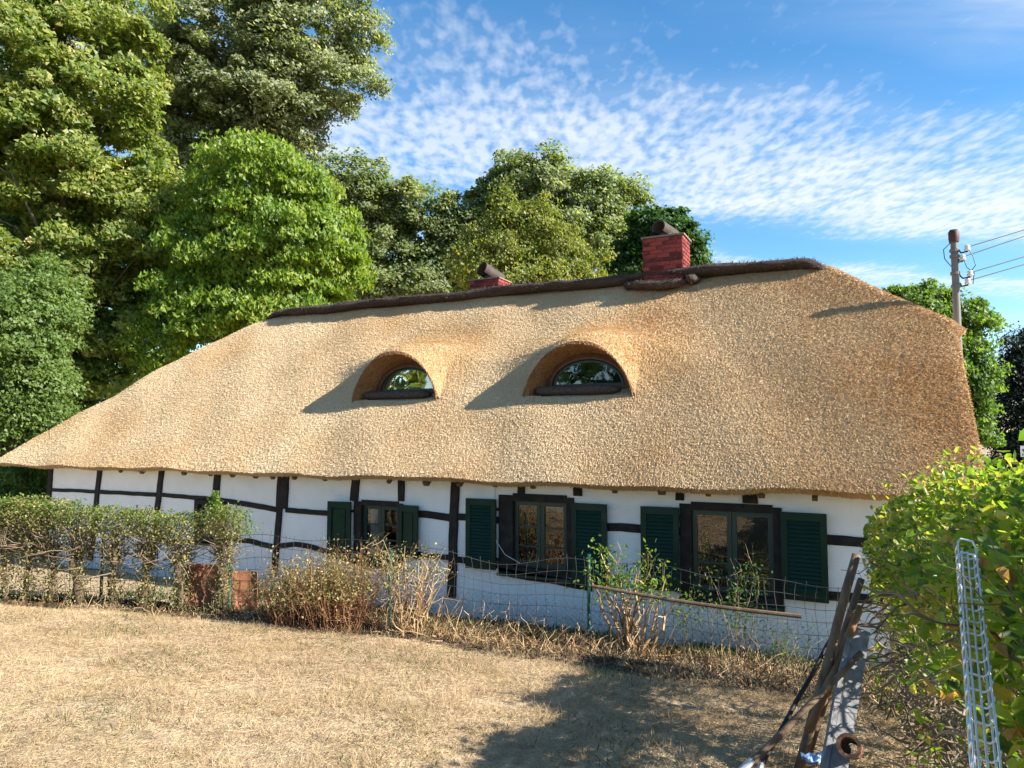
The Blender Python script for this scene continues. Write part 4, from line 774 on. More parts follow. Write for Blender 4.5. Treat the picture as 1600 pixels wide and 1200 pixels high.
for k, ((px, pyb, pyt), lab) in enumerate(zip(SHR, LBL)):
    d = 9.12; bpt = at(px, pyb, d); x, y = bpt[0], bpt[1]; z0 = gz(x, y); top = at(px, pyt, d)[2]; h = top - z0
    o = thing('hedge_shrub', (x, y, z0), lab, 'shrub', 'cut-back hedge along the wire fence')
    lean = RS.uniform(-.07, .07, 2); tb = MB(); n = 8; t = np.linspace(0, 1, n)
    P = np.stack([x + lean[0] * t + .035 * np.sin(t * 6 + k * 1.7), y + lean[1] * t, z0 - .03 + t * h * .68], 1); rr = (.044 if k >= 4 else .036) * rnd.uniform(.85, 1.25)
    tb.tube(P, rr * (1.15 - .6 * t) * (1 + .15 * RS.normal(size=n)), 9); tb.build('trunk', M['hedgebark'], o, smooth=True)
    c = np.array([x, y, z0 + h * .66]); b = MB()
    w = .27 if k < 8 else .25
    P, R = curve_twigs(85, np.array([x, y, z0 + h * .58]), (.07, .07, h * .08), .34, .7, .008); b.tubes(P, R, 4)
    P, R = curve_twigs(26, np.array([x, y, z0 + h * .42]), (.04, .04, .13), .30, .35, .005); b.tubes(P, R, 4)
    P, R = curve_twigs(16, np.array([x, y, z0 + h * .10]), (.12, .10, .05), .36, 1.0, .004); b.tubes(P, R, 3)
    kind(b.build('branches', M['twig'], o), 'stuff')
    nl = 1900; q = RS.uniform(-1, 1, (nl, 3)); side = RT * 1; fwd = np.array([FW[0], FW[1], 0])
    tz = np.where(RS.rand(nl) < .72, RS.uniform(.74, 1.0, nl), RS.uniform(.50, .8, nl)) ; spread = np.interp(tz, [.5, .7, .85, 1], [.35, .75, 1.0, .85]) * rnd.uniform(.85, 1.15)
    pl = np.array([x, y, z0]) + q[:, :1] * spread[:, None] * w * side + q[:, 1:2] * .26 * spread[:, None] * fwd; pl[:, 2] += tz * h + .035 * np.sin(pl[:, 0] * 11 + k) + np.where(RS.rand(nl) < .06, RS.uniform(0, .09, nl), 0)
    cb = MB(); nr = unit(RS.normal(0, .7, (nl, 3)) + np.array([0, 0, .7])); cb.leaves(pl, rdir(nl), nr, RS.uniform(.022, .045, nl), RS.uniform(.014, .028, nl))
    nt_ = 800; tz2 = RS.uniform(.05, .6, nt_); pl = np.array([x, y, z0]) + RS.normal(0, .07, (nt_, 3)); pl[:, 2] = z0 + tz2 * h
    cb.leaves(pl, rdir(nt_), rdir(nt_), RS.uniform(.02, .04, nt_), RS.uniform(.014, .025, nt_))
    cb.build('foliage', M['hedgeleaf'], o)
    nt2 = 420; q2 = RS.uniform(-1, 1, (nt2, 2)); pt = np.array([x, y, z0]) + q2[:, :1] * w * 1.05 * side + q2[:, 1:] * .25 * fwd; pt[:, 2] += h * (1.0 - np.abs(RS.normal(0, .09, nt2)) + .05 * RS.rand(nt2) * (RS.rand(nt2) < .3)) + .03 * np.sin(pt[:, 0] * 11 + k); tb2 = MB(); tb2.leaves(pt, rdir(nt2), unit(RS.normal(0, .5, (nt2, 3)) + np.array([0, 0, .8])), RS.uniform(.028, .05, nt2), RS.uniform(.016, .03, nt2)); kind(tb2.build('green_tips', M['shootleaf'], o), 'stuff')
    if k == 8:
        sp = at(335, 800, 9.1); sb = MB(); nl = 260; t = RS.rand(nl, 1) ** .7; pl = sp + np.array([0, 0, .0]) + np.array([.02, 0, .24]) * t + RS.normal(0, .05, (nl, 3)) * (1.3 - t); sb.leaves(pl, rdir(nl), unit(RS.normal(0, .5, (nl, 3)) + np.array([0, 0, 1])), RS.uniform(.035, .06, nl), RS.uniform(.02, .034, nl))
        pl = at(385, 822, 9.1) + RS.normal(0, .07, (150, 3)); sb.leaves(pl, rdir(150), rdir(150), .04, .022); kind(sb.build('green_shoot', M['shootleaf'], o), 'stuff')

# ------------------------------------------------------------------ wire fence
fence = thing('wire_fence', (-4.5, -1.5, gz(-4.5, -1.5)), 'sagging wire mesh fence on thin green posts before the house', 'fence')
for px, yb, yt, d in [(157, 945, 830, 9.5), (357, 968, 870, 9.25), (608, 992, 862, 8.75), (920, 1020, 868, 8.75)]:
    a = at(px, yb, d); z0 = gz(a[0], a[1]); tz = at(px, yt, d)[2]; b = MB(); b.tube([(a[0], a[1], z0 - .1), (a[0] + .01, a[1], tz)], .021, 8); b.lathe((a[0] + .01, a[1], tz), [(.025, -.03), (.025, 0), (.0, .008)], 8); b.build('post', M['fencepost'], fence)
def build_wire():
    b = MB(); xs = np.arange(-9.6, -.1, .105); ztop = lambda x: 1.02 + .05 * math.sin(x * 1.9) + .03 * math.sin(x * 5.1) - .08 * max(0, -1.2 - x) * 0
    def pt(x, h):
        y = fence_at(x) + .05 * math.sin(x * 2.3 + h * 2) + .02 * math.sin(x * 7); z = gz(x, y) + h + .02 * math.sin(x * 3.1 + h * 4)
        return (x + .018 * math.sin(h * 9 + x * 4), y, z)
    for x in xs:
        hs = np.linspace(.0, ztop(x) + rnd.uniform(-.01, .06), 8); b.tube([pt(x, h) for h in hs], .0026, 4, False)
    for h in np.linspace(.04, 1.0, 8):
        X = np.arange(-9.6, -.1, .05); b.tube([pt(x, h * ztop(x)) for x in X], .0030, 4, False)
    # a finer netting tied to the right half
    for s in (1, -1):
        for x0 in np.arange(-5.2, .0, .075):
            P = [pt(np.clip(x0 + s * (h * .9) + .02 * math.sin(h * 60), -5.3, -.1), h) for h in np.linspace(0, .55, 9)]; b.tube(P, .0014, 3, False)
    b.build('wire_mesh', M['fencewire'], fence)
build_wire()
a, c = at(925, 915, 8.2), at(1252, 963, 7.4)
b = MB(); t = np.linspace(0, 1, 12)[:, None]; P = a + (c - a) * t; P[:, 2] -= .03 * np.sin(t[:, 0] * math.pi); b.tube(P, np.linspace(.018, .024, 12), 8)
tag(b.build('wooden_rail', M['pole'], origin=tuple(a), smooth=False), 'thin bare pole lying sideways against the wire fence, right of the shrub', 'pole')
# boards
for nm, (xa, xb, yt, yb, dd), lab in [('rusty_board', (285, 341, 881, 953, 9.35), 'rust-brown board left of the last hedge shrub trunk, its top edge curled'), ('rusty_board', (347, 402, 892, 962, 9.28), 'rust-brown board right of the last hedge shrub trunk, lit on one side')]:
    p0, p1, p2, p3 = at(xa, yb, dd), at(xb, yb + 8, dd), at(xb, yt + 2, dd + .1), at(xa, yt, dd + .1); b = MB(); n = 10; V = []
    for j in range(n + 1):
        for i in range(n + 1):
            u, v = i / n, j / n; p = (p0 * (1 - u) + p1 * u) * (1 - v) + (p3 * (1 - u) + p2 * u) * v; bow = FW * np.array([1, 1, 0]) * (.05 * math.sin(u * math.pi) + .02 * wob(u * 3, v * 3, xa)); V.append(p + bow + np.array([0, 0, .015 * wob(u * 4, 9, xa) * v]))
    V = np.array(V); m_ = (n + 1) ** 2; r = np.arange(n)[:, None] * (n + 1); cidx = np.arange(n)[None]; q = np.stack([r + cidx, r + cidx + 1, r + n + 2 + cidx, r + n + 1 + cidx], -1).reshape(-1, 4)
    V2 = V + FW * np.array([1, 1, 0]) * .018; rim = [i for i in range(n)] + [n + (n + 1) * i for i in range(n)] + [m_ - 1 - i for i in range(n)] + [(n + 1) * (n - i) for i in range(n)]
    rq = [[rim[i], m_ + rim[i], m_ + rim[(i + 1) % len(rim)], rim[(i + 1) % len(rim)]] for i in range(len(rim))]
    b.add(np.concatenate([V, V2]), q=np.concatenate([q, q[:, ::-1] + m_, rq])); tag(b.build(nm, M['rust'], origin=tuple(p0)), lab, 'board', 'rust-brown boards behind the hedge')

# ------------------------------------------------------------------ shrubs along the fence
def stems(b, c, n, h, spread, fan=.35, rad=.006, k=7, wig=.03):
    A = c + RS.normal(0, 1, (n, 3)) * np.array([spread, spread, 0]); D = np.concatenate([RS.normal(0, fan, (n, 2)), np.ones((n, 1))], 1); D += np.concatenate([(A - c)[:, :2] * 1.2, np.zeros((n, 1))], 1); D = unit(D)
    t = np.linspace(0, 1, k)[None, :, None]; P = A[:, None] + D[:, None] * t * (h * RS.uniform(.55, 1.1, (n, 1, 1))); P[:, 1:] += np.cumsum(RS.normal(0, wig, (n, k - 1, 3)), 1)
    b.tubes(P, rad * RS.uniform(.5, 1.5, (n, 1)) * np.linspace(1, .3, k)[None], 4); return P
def shrub(name, label, px, pyb, d, h, spread, n, m, fan=.3, rad=.006, leaf=None, nleaf=0, lz=(.6, 1.0), ls=.035, lw=.35, cat='shrub'):
    p = at(px, pyb, d); z0 = gz(p[0], p[1]); c = np.array([p[0], p[1], z0 - .02]); o = thing(name, (p[0], p[1], z0), label, cat); b = MB(); P = stems(b, c, n, h, spread, fan, rad)
    b.build('stems', M[m], o); tw = MB(); sel = P[RS.randint(0, n, n * 4), RS.randint(2, 7, n * 4)]; Q, R = curve_twigs(n * 4, np.zeros(3), (0, 0, 0), h * .22, .5, rad * .5); tw.tubes(Q + sel[:, None], R, 3); kind(tw.build('twigs', M[m], o), 'stuff')
    if leaf:
        lb = MB(); cen = P[RS.randint(0, n, nleaf), RS.randint(3, 7, nleaf)]; keep = (cen[:, 2] - z0) / h > lz[0]; cen = cen[keep]; k = len(cen); cen = cen + RS.normal(0, ls * 1.3, (k, 3)); lb.leaves(cen, rdir(k), unit(RS.normal(0, .6, (k, 3)) + np.array([0, 0, .8])), ls * RS.uniform(.7, 1.3, k), ls * .62 * RS.uniform(.7, 1.2, k)); lb.build('foliage', M[leaf], o)
    return o
shrub('dead_shrub', 'wide dead shrub of dense rusty twigs with a few green leaves on top', 462, 985, 8.6, .72, .15, 260, 'redstem', .16, .005, 'hedgeleaf', 4200, (.5, 1), .035)
shrub('dead_shrub', 'dense rusty dead shrub right beside the widest one, taller on its right', 535, 988, 8.5, .86, .16, 300, 'redstem', .15, .005, 'hedgeleaf', 5600, (.5, 1), .035)
shrub('dry_shrub', 'vase-shaped dry shrub by the second green post, tan stems', 640, 1000, 8.3, 1.05, .09, 60, 'drystem', .2, .008, 'hedgeleaf', 1500, (.6, 1), .035)
shrub('coppiced_shrub', 'cut-back shrub with pale stems and leafy green top by the right fence post', 985, 1020, 8.25, 1.12, .07, 26, 'drystem', .17, .015, 'shootleaf', 2600, (.66, 1), .055)
shrub('young_shoot', 'slender leafy shoot left of the largest window, before its shutter', 1030, 985, 8.2, 1.32, .015, 2, 'twig', .05, .007, 'shootleaf', 60, (.75, 1), .06, cat='plant')
shrub('young_shoot', 'short fresh green shoot below the left sash of the largest window', 1074, 1005, 8.2, .92, .02, 3, 'twig', .05, .006, 'shootleaf', 150, (.5, 1), .05, cat='plant')
shrub('young_shoot', 'fresh leafy shoot with broad whorls under the middle of the largest window', 1106, 1010, 8.1, .84, .02, 3, 'twig', .08, .006, 'shootleaf', 130, (.55, 1), .05, cat='plant')
shrub('climbing_plant', 'dark scrambling plant with leafy crown before the right sash of the largest window', 1152, 1040, 8.0, 1.10, .05, 9, 'twig', .10, .006, 'elderleaf', 420, (.25, 1), .04, cat='plant')
shrub('climbing_plant', 'thin tangled twigs climbing the wire below the right shutter', 1225, 1050, 7.8, .62, .12, 16, 'twig', .25, .005, 'elderleaf', 260, (.2, 1), .035, cat='plant')
# the strip of dark earth and dead weeds along the fence, shade coloured in
def strip_w(x): return np.interp(x, [-10.5, -7, -5.5, -4.5, -3.2, -.2, .6], [.35, .45, .6, .85, 1.35, 1.7, 1.6])
def build_strip():
    xs = np.arange(-10.4, .5, .06); n = 26; b = MB(); V = []
    for x in xs:
        f = float(fence_at(x)); w = float(strip_w(x)) * (1 + .22 * wob(x * 1.3, 2) + .16 * wob(x * 4.5, 7))
        for t in np.linspace(0, 1, n): y = f + .35 - t * (w + .35); V.append((x, y, gz(x, y) + .012 - .03 * max(0, (t - .9) / .1) - .03 * max(0, (.06 - t) / .06)))
    m_ = len(xs); i = np.arange(m_ - 1)[:, None] * n; j = np.arange(n - 1)[None]; b.add(np.array(V), q=np.stack([i + j, i + j + 1, i + n + j + 1, i + n + j], -1).reshape(-1, 4))
    kind(b.build('soil_and_shade', mat('bare earth with shade tone', [(.04, .03, .02), (.085, .06, .038), (.17, .12, .07)], rough=.95, scale=7, detail=10, bump=.8, bump_scale=30, bump_dist=.03), smooth=True), 'structure')
build_strip()
# weeds strip
def build_weeds():
    b = MB(); n = 4600; x = np.concatenate([RS.uniform(-9.8, .2, 1700), RS.uniform(-5.8, .2, n - 1700)]); y = fence_at(x) + np.where(x > -5.2, .22 - RS.rand(n) ** 1.3 * (strip_w(x) + .2), RS.normal(-.25, .22, n)); z = g_h(x, y); c = np.stack([x, y, z], 1)
    P = []; t = np.linspace(0, 1, 6)[None, :, None]; D = unit(np.concatenate([RS.normal(0, .55, (n, 2)), np.ones((n, 1)) * RS.uniform(.3, 1.2, (n, 1))], 1)); Ln = RS.uniform(.08, .36, (n, 1, 1)) * np.where(RS.rand(n, 1, 1) < .22, 2.2, 1.0) * np.where(x > -6, np.where(x > -3.5, .8, 1.0), .5)[:, None, None]
    P = c[:, None] + D[:, None] * t * Ln; P[:, :, 2] -= (t[..., 0] ** 2) * Ln[:, :, 0] * .25; P[:, 1:] += np.cumsum(RS.normal(0, .012, (n, 5, 3)), 1); P[:, :, 2] = np.maximum(P[:, :, 2], g_h(P[:, :, 0], P[:, :, 1]) + .005)
    b.tubes(P, .0042 * RS.uniform(.5, 1.5, (n, 1)) * np.linspace(1, .4, 6)[None], 3); kind(b.build('dry_weeds', M['drystem']), 'stuff')
    b = MB(); n = 30000; x = RS.uniform(-10.2, .3, n); y = fence_at(x) + .3 - RS.rand(n) * (strip_w(x) + .45); b.leaves(np.stack([x, y, g_h(x, y) + RS.uniform(.004, .03, n)], 1), rdir(n) * np.array([1, 1, .35]), unit(RS.normal(0, .35, (n, 3)) + np.array([0, 0, 1])), RS.uniform(.025, .06, n), RS.uniform(.015, .035, n)); kind(b.build('litter_and_shade', M['litter']), 'stuff')  # the dark litter also stands for the shadow strip before the hedge
    b = MB(); n = 26000; x = RS.uniform(-10.2, .6, n); u = RS.rand(n); y = fence_at(x) * RS.uniform(.05, 1.12, n); keep = RS.rand(n) < np.where(x > -5.5, 1.0, .45); x, y = x[keep], y[keep]; n = len(x)
    # clumps
    cl = np.sin(x * 3.1 + y * 2) * np.sin(y * 4.3 - x) + RS.normal(0, .4, n) > -.05; x, y = x[cl], y[cl]; n = len(x); z = g_h(x, y); hgt = RS.uniform(.02, .16, n)
    d = unit(np.concatenate([RS.normal(0, .6, (n, 2)), np.full((n, 1), .8)], 1)); b.leaves(np.stack([x, y, z], 1) + d * hgt[:, None] * .6, d, rdir(n), RS.uniform(.05, .13, n), RS.uniform(.008, .03, n), .05)
    kind(b.build('low_weeds', M['greengrass']), 'stuff')
build_weeds()

# ------------------------------------------------------------------ the lawn's dry grass
def build_grass():
    n = 520000; d = 3.4 + (RS.rand(n) ** .62) * 6.2; px = RS.uniform(-140, 1740, n); X = (px - 800) / F_PX * d
    f2 = np.array([-math.sin(YAW), math.cos(YAW)]); r2 = np.array([math.cos(YAW), math.sin(YAW)]); x = X * r2[0] + d * f2[0]; y = -CAM_D + X * r2[1] + d * f2[1]
    ok = y < fence_at(x) + RS.normal(.25, .25, n); ok = ok & (RS.rand(n) < np.where(y > fence_at(x) - strip_w(x), .22, 1)); x, y = x[ok], y[ok]
    tuft = np.array([wob(a * 1.7, b_ * 1.7) + .6 * wob(a * 5, b_ * 5, 4) for a, b_ in zip(x, y)])
    ok = tuft + RS.normal(0, .35, len(x)) > -.35; x, y, tuft = x[ok], y[ok], tuft[ok]; n = len(x); z = g_h(x, y)
    up = np.clip(.28 + .35 * tuft + RS.normal(0, .22, n), .02, 1.1); az = RS.rand(n) * 6.283 + 0; L_ = RS.uniform(.022, .066, n) * (1 + .3 * np.clip(tuft, -1, 1)); W_ = RS.uniform(.0009, .0022, n)
    dr = unit(np.stack([np.cos(az), np.sin(az), up], 1)); base = np.stack([x, y, z + RS.uniform(0, .018, n)], 1); s = unit(np.cross(dr, rdir(n))) * W_[:, None]
    b = MB(); mid = base + dr * L_[:, None] * .55; tip = base + dr * L_[:, None]; tip[:, 2] -= L_ * .22
    V = np.stack([base - s, base + s, tip], 1).reshape(-1, 3)
    b.add(V, t=np.arange(n * 3).reshape(-1, 3)); # longer tufts standing out of the turf
    nt = 900; dd = 3.4 + (RS.rand(nt) ** .7) * 5.6; px = RS.uniform(-100, 1500, nt); X = (px - 800) / F_PX * dd; tx = X * r2[0] + dd * f2[0]; ty = -CAM_D + X * r2[1] + dd * f2[1]; ok = ty < fence_at(tx) + .1; tx, ty = tx[ok], ty[ok]; per = 55
    tx = np.repeat(tx, per) + RS.normal(0, .05, len(tx) * per); ty = np.repeat(ty, per) + RS.normal(0, .05, len(ty) * per); k = len(tx)
    dr = unit(np.stack([RS.normal(0, .6, k), RS.normal(0, .6, k), RS.uniform(.25, 1.1, k)], 1)); base = np.stack([tx, ty, g_h(tx, ty)], 1); L_ = RS.uniform(.05, .12, k); s = unit(np.cross(dr, rdir(k))) * RS.uniform(.001, .002, (k, 1)); tip = base + dr * L_[:, None]
    b.add(np.stack([base - s, base + s, tip], 1).reshape(-1, 3), t=np.arange(k * 3).reshape(-1, 3)); kind(b.build('dry_grass', M['drygrass']), 'stuff')
    gb = MB(); k = 30000; dd = 3.4 + (RS.rand(k) ** .6) * 6; px = RS.uniform(-100, 1600, k); X = (px - 800) / F_PX * dd; x = X * r2[0] + dd * f2[0]; y = -CAM_D + X * r2[1] + dd * f2[1]
    near = np.exp(-np.abs(y - fence_at(x) + .5) / .7); pat = np.array([wob(a * .9 + 9, c * .9) for a, c in zip(x, y)]); ok = (y < fence_at(x) - .05) & (RS.rand(k) < np.clip(pat * 1.6 + near * .9 + .04, 0, 1)); x, y = x[ok], y[ok]; k = len(x)
    dr = unit(np.stack([RS.normal(0, .6, k), RS.normal(0, .6, k), RS.uniform(.3, 1, k)], 1)); L_ = RS.uniform(.03, .08, k); gb.leaves(np.stack([x, y, g_h(x, y)], 1) + dr * L_[:, None] * .5, dr, rdir(k), L_, RS.uniform(.003, .008, k), .05); kind(gb.build('green_grass', M['greengrass']), 'stuff')
build_grass()

# ------------------------------------------------------------------ right hedge
def build_hedge():
    A, B = np.array([.60, -1.6]), np.array([.96, -8.2]); L_ = np.linalg.norm(B - A); t_ = (B - A) / L_; nrm = np.array([t_[1], -t_[0]])      # nrm points left, towards the lawn
    if nrm[0] > 0: nrm = -nrm
    o = thing('hornbeam_hedge', (.87, -4.7, gz(.87, -4.7)), 'big leafy hedge with gnarled branches and mossy trunks at the right edge', 'hedge')
    def P(s, w, h):                      # along, across (+ = lawn side), height above ground
        p = A + t_ * np.asarray(s)[..., None] + nrm * np.asarray(w)[..., None]; return np.concatenate([p, (g_h(p[..., 0], p[..., 1]) + np.asarray(h))[..., None]], -1)
    top = lambda s: 1.96 - .030 * s + .07 * np.sin(s * 1.7) + .05 * np.sin(s * 4.3)
    slope = lambda w: .45 * np.clip((w + .15) / .70, 0, 1) ** 1.6
    for s in np.arange(.3, L_, .62):
        b = MB(); s = s + rnd.uniform(-.1, .1); w0 = rnd.uniform(-.15, .22); h = np.linspace(-.05, 1.35, 9); ws = w0 + .10 * np.sin(h * 3 + s * 5); b.tube(P(s + .06 * np.sin(h * 4 + s), ws, h), np.interp(h, [0, 1.4], [.055, .025]) * rnd.uniform(.7, 1.15), 9); b.build('trunk', M['mosstrunk'], o, smooth=True)
    b = MB(); n = 1300; s = RS.uniform(.1, L_, n); w = np.where(RS.rand(n) < .6, RS.uniform(.2, .5, n), RS.uniform(-.35, .4, n)); h = RS.uniform(.12, 1.25, n); st = P(s, w, h); okb = ((st - CP) @ FW) > 2.0; st = st[okb]; n = len(st); D = unit(rdir(n) + np.concatenate([nrm * .5, [.15]])[None]); K = 8
    Pn = [st]; cur = st; dcur = D
    for i in range(K - 1):
        dcur = unit(dcur + RS.normal(0, .42, (n, 3))); cur = cur + dcur * (.055 * RS.uniform(.6, 1.4, (n, 1))); Pn.append(cur)
    b.tubes(np.stack(Pn, 1), (.003 + .010 * RS.rand(n, 1) ** 2) * np.linspace(1, .5, K)[None], 6); b.build('branches', M['twig'], o, smooth=True)
    b = MB(); n = 2400; s = RS.uniform(0, L_, n); w = RS.uniform(-.4, .52, n); h = RS.uniform(.1, 1.7, n) - slope(w) * .8; h = np.abs(h); Q, R = curve_twigs(n, np.zeros(3), (0, 0, 0), .26, .35, .004); b.tubes(Q + P(s, w, h)[:, None], R, 3); b.build('twigs', M['twig'], o)
    # leaves: dense on top and shoulder, sparse on the side below
    n = 17500; s = RS.uniform(-.1, L_ + .1, n); tp = top(s); r = RS.rand(n)
    h = np.where(r < .72, tp - np.abs(RS.normal(0, .17, n)), np.where(r < .86, tp - RS.uniform(.1, .65, n), RS.uniform(.1, 1.2, n)))
    lim = np.where(r < .72, .58, .55); w = np.where(r < .72, RS.uniform(-1, 1, n) * lim, np.abs(RS.normal(.0, .12, n)) * -1 + lim + .05 * np.sin(s * 5)); far = RS.rand(n) < np.where(r > .86, .8, .25); w = np.where((r >= .72) & far, -w, w)
    h = np.where(r < .72, h - slope(w), np.where((w > 0) & (r < .86), h - .35, h)); lump = np.array([wob(a * 2.1, b_ * 2.6, c_ * 2.4) for a, b_, c_ in zip(s, w, h)]); h = h + .20 * lump * (r < .72); w = w + .20 * lump * (r >= .72); p = P(s, w, h); nr = unit(np.array(S) * .3 + RS.normal(0, .55, (n, 3)) + np.array([0, 0, .8]) + np.concatenate([nrm, [0]])[None] * .35 * (r > .72)[:, None]); ax = unit(np.cross(nr, rdir(n)) + np.array([0, 0, -.35])); sz = RS.uniform(.04, .085, n)
    sp = (RS.rand(n) < .12) & (r < .72); p[sp, 2] += RS.uniform(.02, .20, sp.sum())
    # one leaf: six triangles folded along the rib
    lv = np.array([[0, -.5, 0], [0, 0, -.05], [0, .5, .02], [-.27, -.2, .06], [-.25, .18, .07], [.27, -.2, .06], [.25, .18, .07]]); lt = np.array([[0, 5, 1], [5, 6, 1], [6, 2, 1], [0, 1, 3], [1, 4, 3], [1, 2, 4]])
    sd = unit(np.cross(ax, nr)); nr2 = np.cross(sd, ax)
    vis = ((p - CP) @ FW); px_ = 800 + F_PX * ((p - CP) @ RT) / np.maximum(vis, .05); py_ = 600 - F_PX * ((p - CP) @ UP) / np.maximum(vis, .05)
    score = sz / np.maximum(vis, .3) * ((px_ > 1300) & (px_ < 1610) & (py_ > 640) & (py_ < 1210) & (vis > .9)) * np.where((p[:, 2] > 2.15) | (np.abs(w) > .45), 1, .2)
    keep = (vis > 1.15) | (vis < -.5) | (np.abs(px_ - 800) > 900); order = np.argsort(-score * keep)
    big = order[:300]; rest = np.setdiff1d(np.nonzero(keep)[0], big)
    V = p[rest, None] + (sd[rest, None] * lv[None, :, :1] + ax[rest, None] * lv[None, :, 1:2] + nr2[rest, None] * lv[None, :, 2:]) * sz[rest, None, None]
    b = MB(); b.add(V.reshape(-1, 3), t=(np.arange(len(rest))[:, None, None] * 7 + lt[None]).reshape(-1, 3)); kind(b.build('foliage', M['nearleaf'], o), 'stuff')
    ms = []
    for k in range(6):
        me = new_mesh('leaf', lv * np.array([rnd.uniform(.85, 1.2), 1, rnd.uniform(.4, 1.8)]), [], [lt]); m2 = NEAR[k]; me.materials.append(m2); ms.append(me)
    for i in big:
        Rm = Matrix((sd[i], ax[i], nr2[i])).transposed(); shared('leaf', ms[rnd.choice((0, 0, 1, 1, 2, 2, 3, 4, 5))], o, p[i], Rm, (sz[i],) * 3)
NEAR = [leaf_mat('hornbeam leaf tone', c, scale=9, island=0, rough=.45, spec=.4, trans=.5) for c in ([(.06, .13, .018), (.09, .175, .025)], [(.13, .215, .024), (.18, .26, .035)], [(.18, .28, .035), (.24, .32, .06)], [(.035, .08, .02), (.055, .11, .028)], [(.24, .23, .04), (.30, .26, .05)], [(.24, .13, .05), (.34, .22, .10)])]
build_hedge()

# ------------------------------------------------------------------ things leaning on the hedge
def pole(label, p0, p1, r, m, sleeve=None, wig=.003, name='wooden_pole'):
    p0, p1 = np.array(p0), np.array(p1); o = thing(name, tuple(p0), label, 'pole', 'tool handles leaning on the hedge'); t = np.linspace(0, 1, 7)[:, None]; P = p0 + (p1 - p0) * t + RS.normal(0, wig, (7, 3))
    rr = np.linspace(r, r * .85, 7) * (1 + RS.normal(0, .02, 7)); b = MB(); b.tube(P, rr, 10); b.build('shaft', M[m], o, smooth=True)
    if sleeve: b = MB(); e = P[0] + (P[-1] - P[0]) * sleeve; b.tube([P[0] + (P[0] - P[-1]) * .01, e], [r * 1.25, r * 1.15], 10); b.build('sleeve', M['greyplastic'], o)
    return o
def gp(px, py, d):
    p = at(px, py, d); return p
pole('thickest weathered brown pole, steepest of those leaning on the hedge', gp(1246, 1212, 4.45), gp(1338, 866, 4.75), .033, 'pole')
pole('dark brown pole tucked just behind the thickest weathered one', gp(1262, 1180, 4.6), gp(1345, 905, 4.95), .027, 'pole')
pole('smooth orange-brown pole right of the thickest weathered one', gp(1262, 1142, 4.4), gp(1346, 948, 4.75), .027, 'poleorange')
pole('pole with pale grey sleeve lying across the other poles', gp(1140, 1225, 4.15), gp(1346, 1022, 4.45), .022, 'pole', .17)
pole('thin black pole behind the leaning brown poles', gp(1172, 1228, 4.4), gp(1312, 975, 5.1), .016, 'poleblack', .12)
o = thing('grey_board', tuple(gp(1300, 1235, 4.0)), 'silver-grey plank slanting up under the hedge beside the poles', 'plank')
a0, a1 = gp(1303, 1235, 4.0), gp(1346, 985, 4.7); dv = unit(a1 - a0); sdv = unit(RT - dv * (RT @ dv)); nv = np.cross(sdv, dv)
b = MB(); b.box((a0 + a1) / 2 , (.10, .03, np.linalg.norm(a1 - a0)), np.stack([sdv, nv, dv], 1)); b.build('plank_face', M['greywood'], o)
b = MB(); b.box((a0 + a1) / 2 - sdv * .07 - nv * .01, (.032, .07, np.linalg.norm(a1 - a0) * .92), np.stack([sdv, nv, dv], 1)); b.build('plank_edge', M['greywood'], o)
p = gp(1326, 1165, 3.95); ax = unit(CP - p + np.array([-.4, 0, .3])); b = MB(); b.lathe(p, [(.030, -.25), (.058, -.25), (.062, -.02), (.066, 0), (.046, 0), (.042, -.04), (.04, -.24)], 14, ax)
tag(b.build('clay_pipe', M['terracotta'], origin=tuple(p)), 'short reddish clay pipe with its round open end showing, under the hedge', 'pipe')
p = gp(1278, 1193, 4.3); b = MB(); n = 7; V = np.array([(p + RT * ((i / (n - 1) - .5) * .16) + np.array([FW[0], FW[1], 0]) * ((j / (n - 1) - .5) * .12) + np.array([0, 0, .03 + .035 * wob(i * .9, j * .9, 5)])) for j in range(n) for i in range(n)])
r = np.arange(n - 1)[:, None] * n; c = np.arange(n - 1)[None]; b.add(V, q=np.stack([r + c, r + c + 1, r + n + c + 1, r + n + c], -1).reshape(-1, 4)); b.add(V - np.array([0, 0, .008]), q=np.stack([r + c, r + n + c, r + n + c + 1, r + c + 1], -1).reshape(-1, 4))
tag(b.build('plastic_scrap', M['blueplastic'], origin=tuple(p)), 'crumpled blue and white plastic scrap at the foot of the poles', 'scrap')
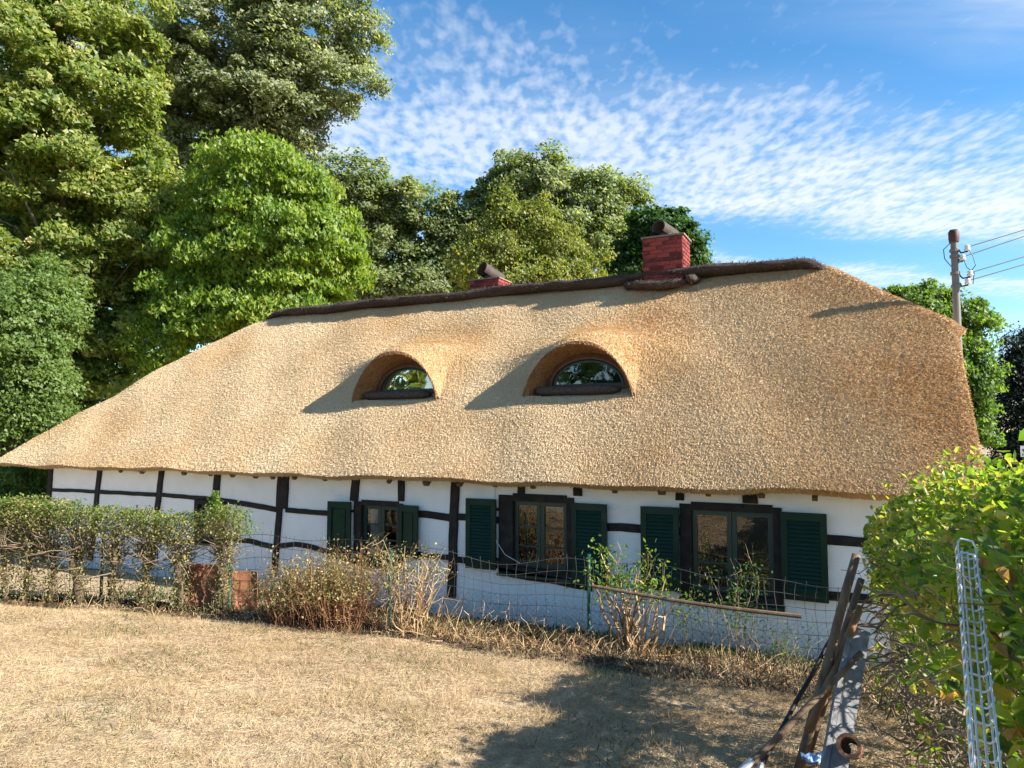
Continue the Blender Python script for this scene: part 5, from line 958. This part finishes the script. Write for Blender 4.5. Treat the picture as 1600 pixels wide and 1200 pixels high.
# cable tray
def build_tray():
    T0, T1 = gp(1507, 862, 2.38), gp(1545, 1290, 1.46); dv = unit(T1 - T0); L_ = np.linalg.norm(T1 - T0); side = unit(RT - dv * (RT @ dv)); nv = np.cross(side, dv)
    if nv @ (CP - T0) < 0: nv = -nv
    o = thing('cable_tray', tuple(T1), 'galvanised wire basket cable tray leaning up against the leafy hedge', 'cable tray'); w, h, r = .050, .030, .0029
    f = lambda t, a, c: T0 + dv * t + side * a + nv * c
    for a, c in ((-w / 2, 0), (-w / 6, 0), (w / 6, 0), (w / 2, 0), (-w / 2, h), (w / 2, h)):
        b = MB(); b.tube([f(0, a, c), f(L_, a, c)], r, 6); b.build('long_wire', M['steel'], o, smooth=True)
    for i in range(int(L_ / .06)):
        t = .03 + i * .06; rr = r * 1.1; b = MB(); b.tube([f(t, -w / 2 - rr, h + .004), f(t, -w / 2 - rr, .006), f(t, -w / 2 + .006, -2 * rr), f(t, w / 2 - .006, -2 * rr), f(t, w / 2 + rr, .006), f(t, w / 2 + rr, h + .004)], rr, 6); b.build('cross_wire', M['steel'], o, smooth=True)
    for t in (.0, .09):
        b = MB(); b.tube([f(t, -w / 2, h * .9), f(t - .02, -w / 3, h + .004), f(t - .02, w / 3, h + .004), f(t, w / 2, h * .9)], r * 1.4, 6); b.build('end_hook', M['steel'], o, smooth=True)
build_tray()
# sign at the right edge
p = at(1600, 703, 15.5); o = thing('warning_sign', (p[0], p[1], 0), 'small white sign with red top on a post at the right edge', 'sign'); b = MB(); b.tube([(p[0] + .06, p[1] + .03, 0), (p[0] + .06, p[1] + .03, p[2] + .2)], .02, 8); b.build('post', M['mast'], o)
rot = np.array(Matrix.Rotation(YAW - .3, 3, 'Z')); sw = mat('white enamel', [(.66, .66, .68), (.72, .72, .74)], rough=.4); sr = mat('red enamel', [(.5, .03, .03), (.56, .05, .05)], rough=.4)
b = MB(); b.box(p + np.array([.06, 0, -.03]), (.26, .012, .24), rot); b.build('plate', sw, o); b = MB(); b.box(p + np.array([.10, -.004, .13]), (.17, .014, .08), rot); b.build('red_band', sr, o)
b = MB()
for i, dx in enumerate((-.08, -.03, .03, .08)): b.box(p + np.array([.06, 0, 0]) + rot @ np.array([dx, -.009, -.01]), (.028, .006, .06), rot)
for i, dx in enumerate((-.09, -.05, -.01, .03, .07)): b.box(p + np.array([.06, 0, 0]) + rot @ np.array([dx, -.009, -.10]), (.018, .006, .05), rot)
b.build('lettering', M['wire'], o)
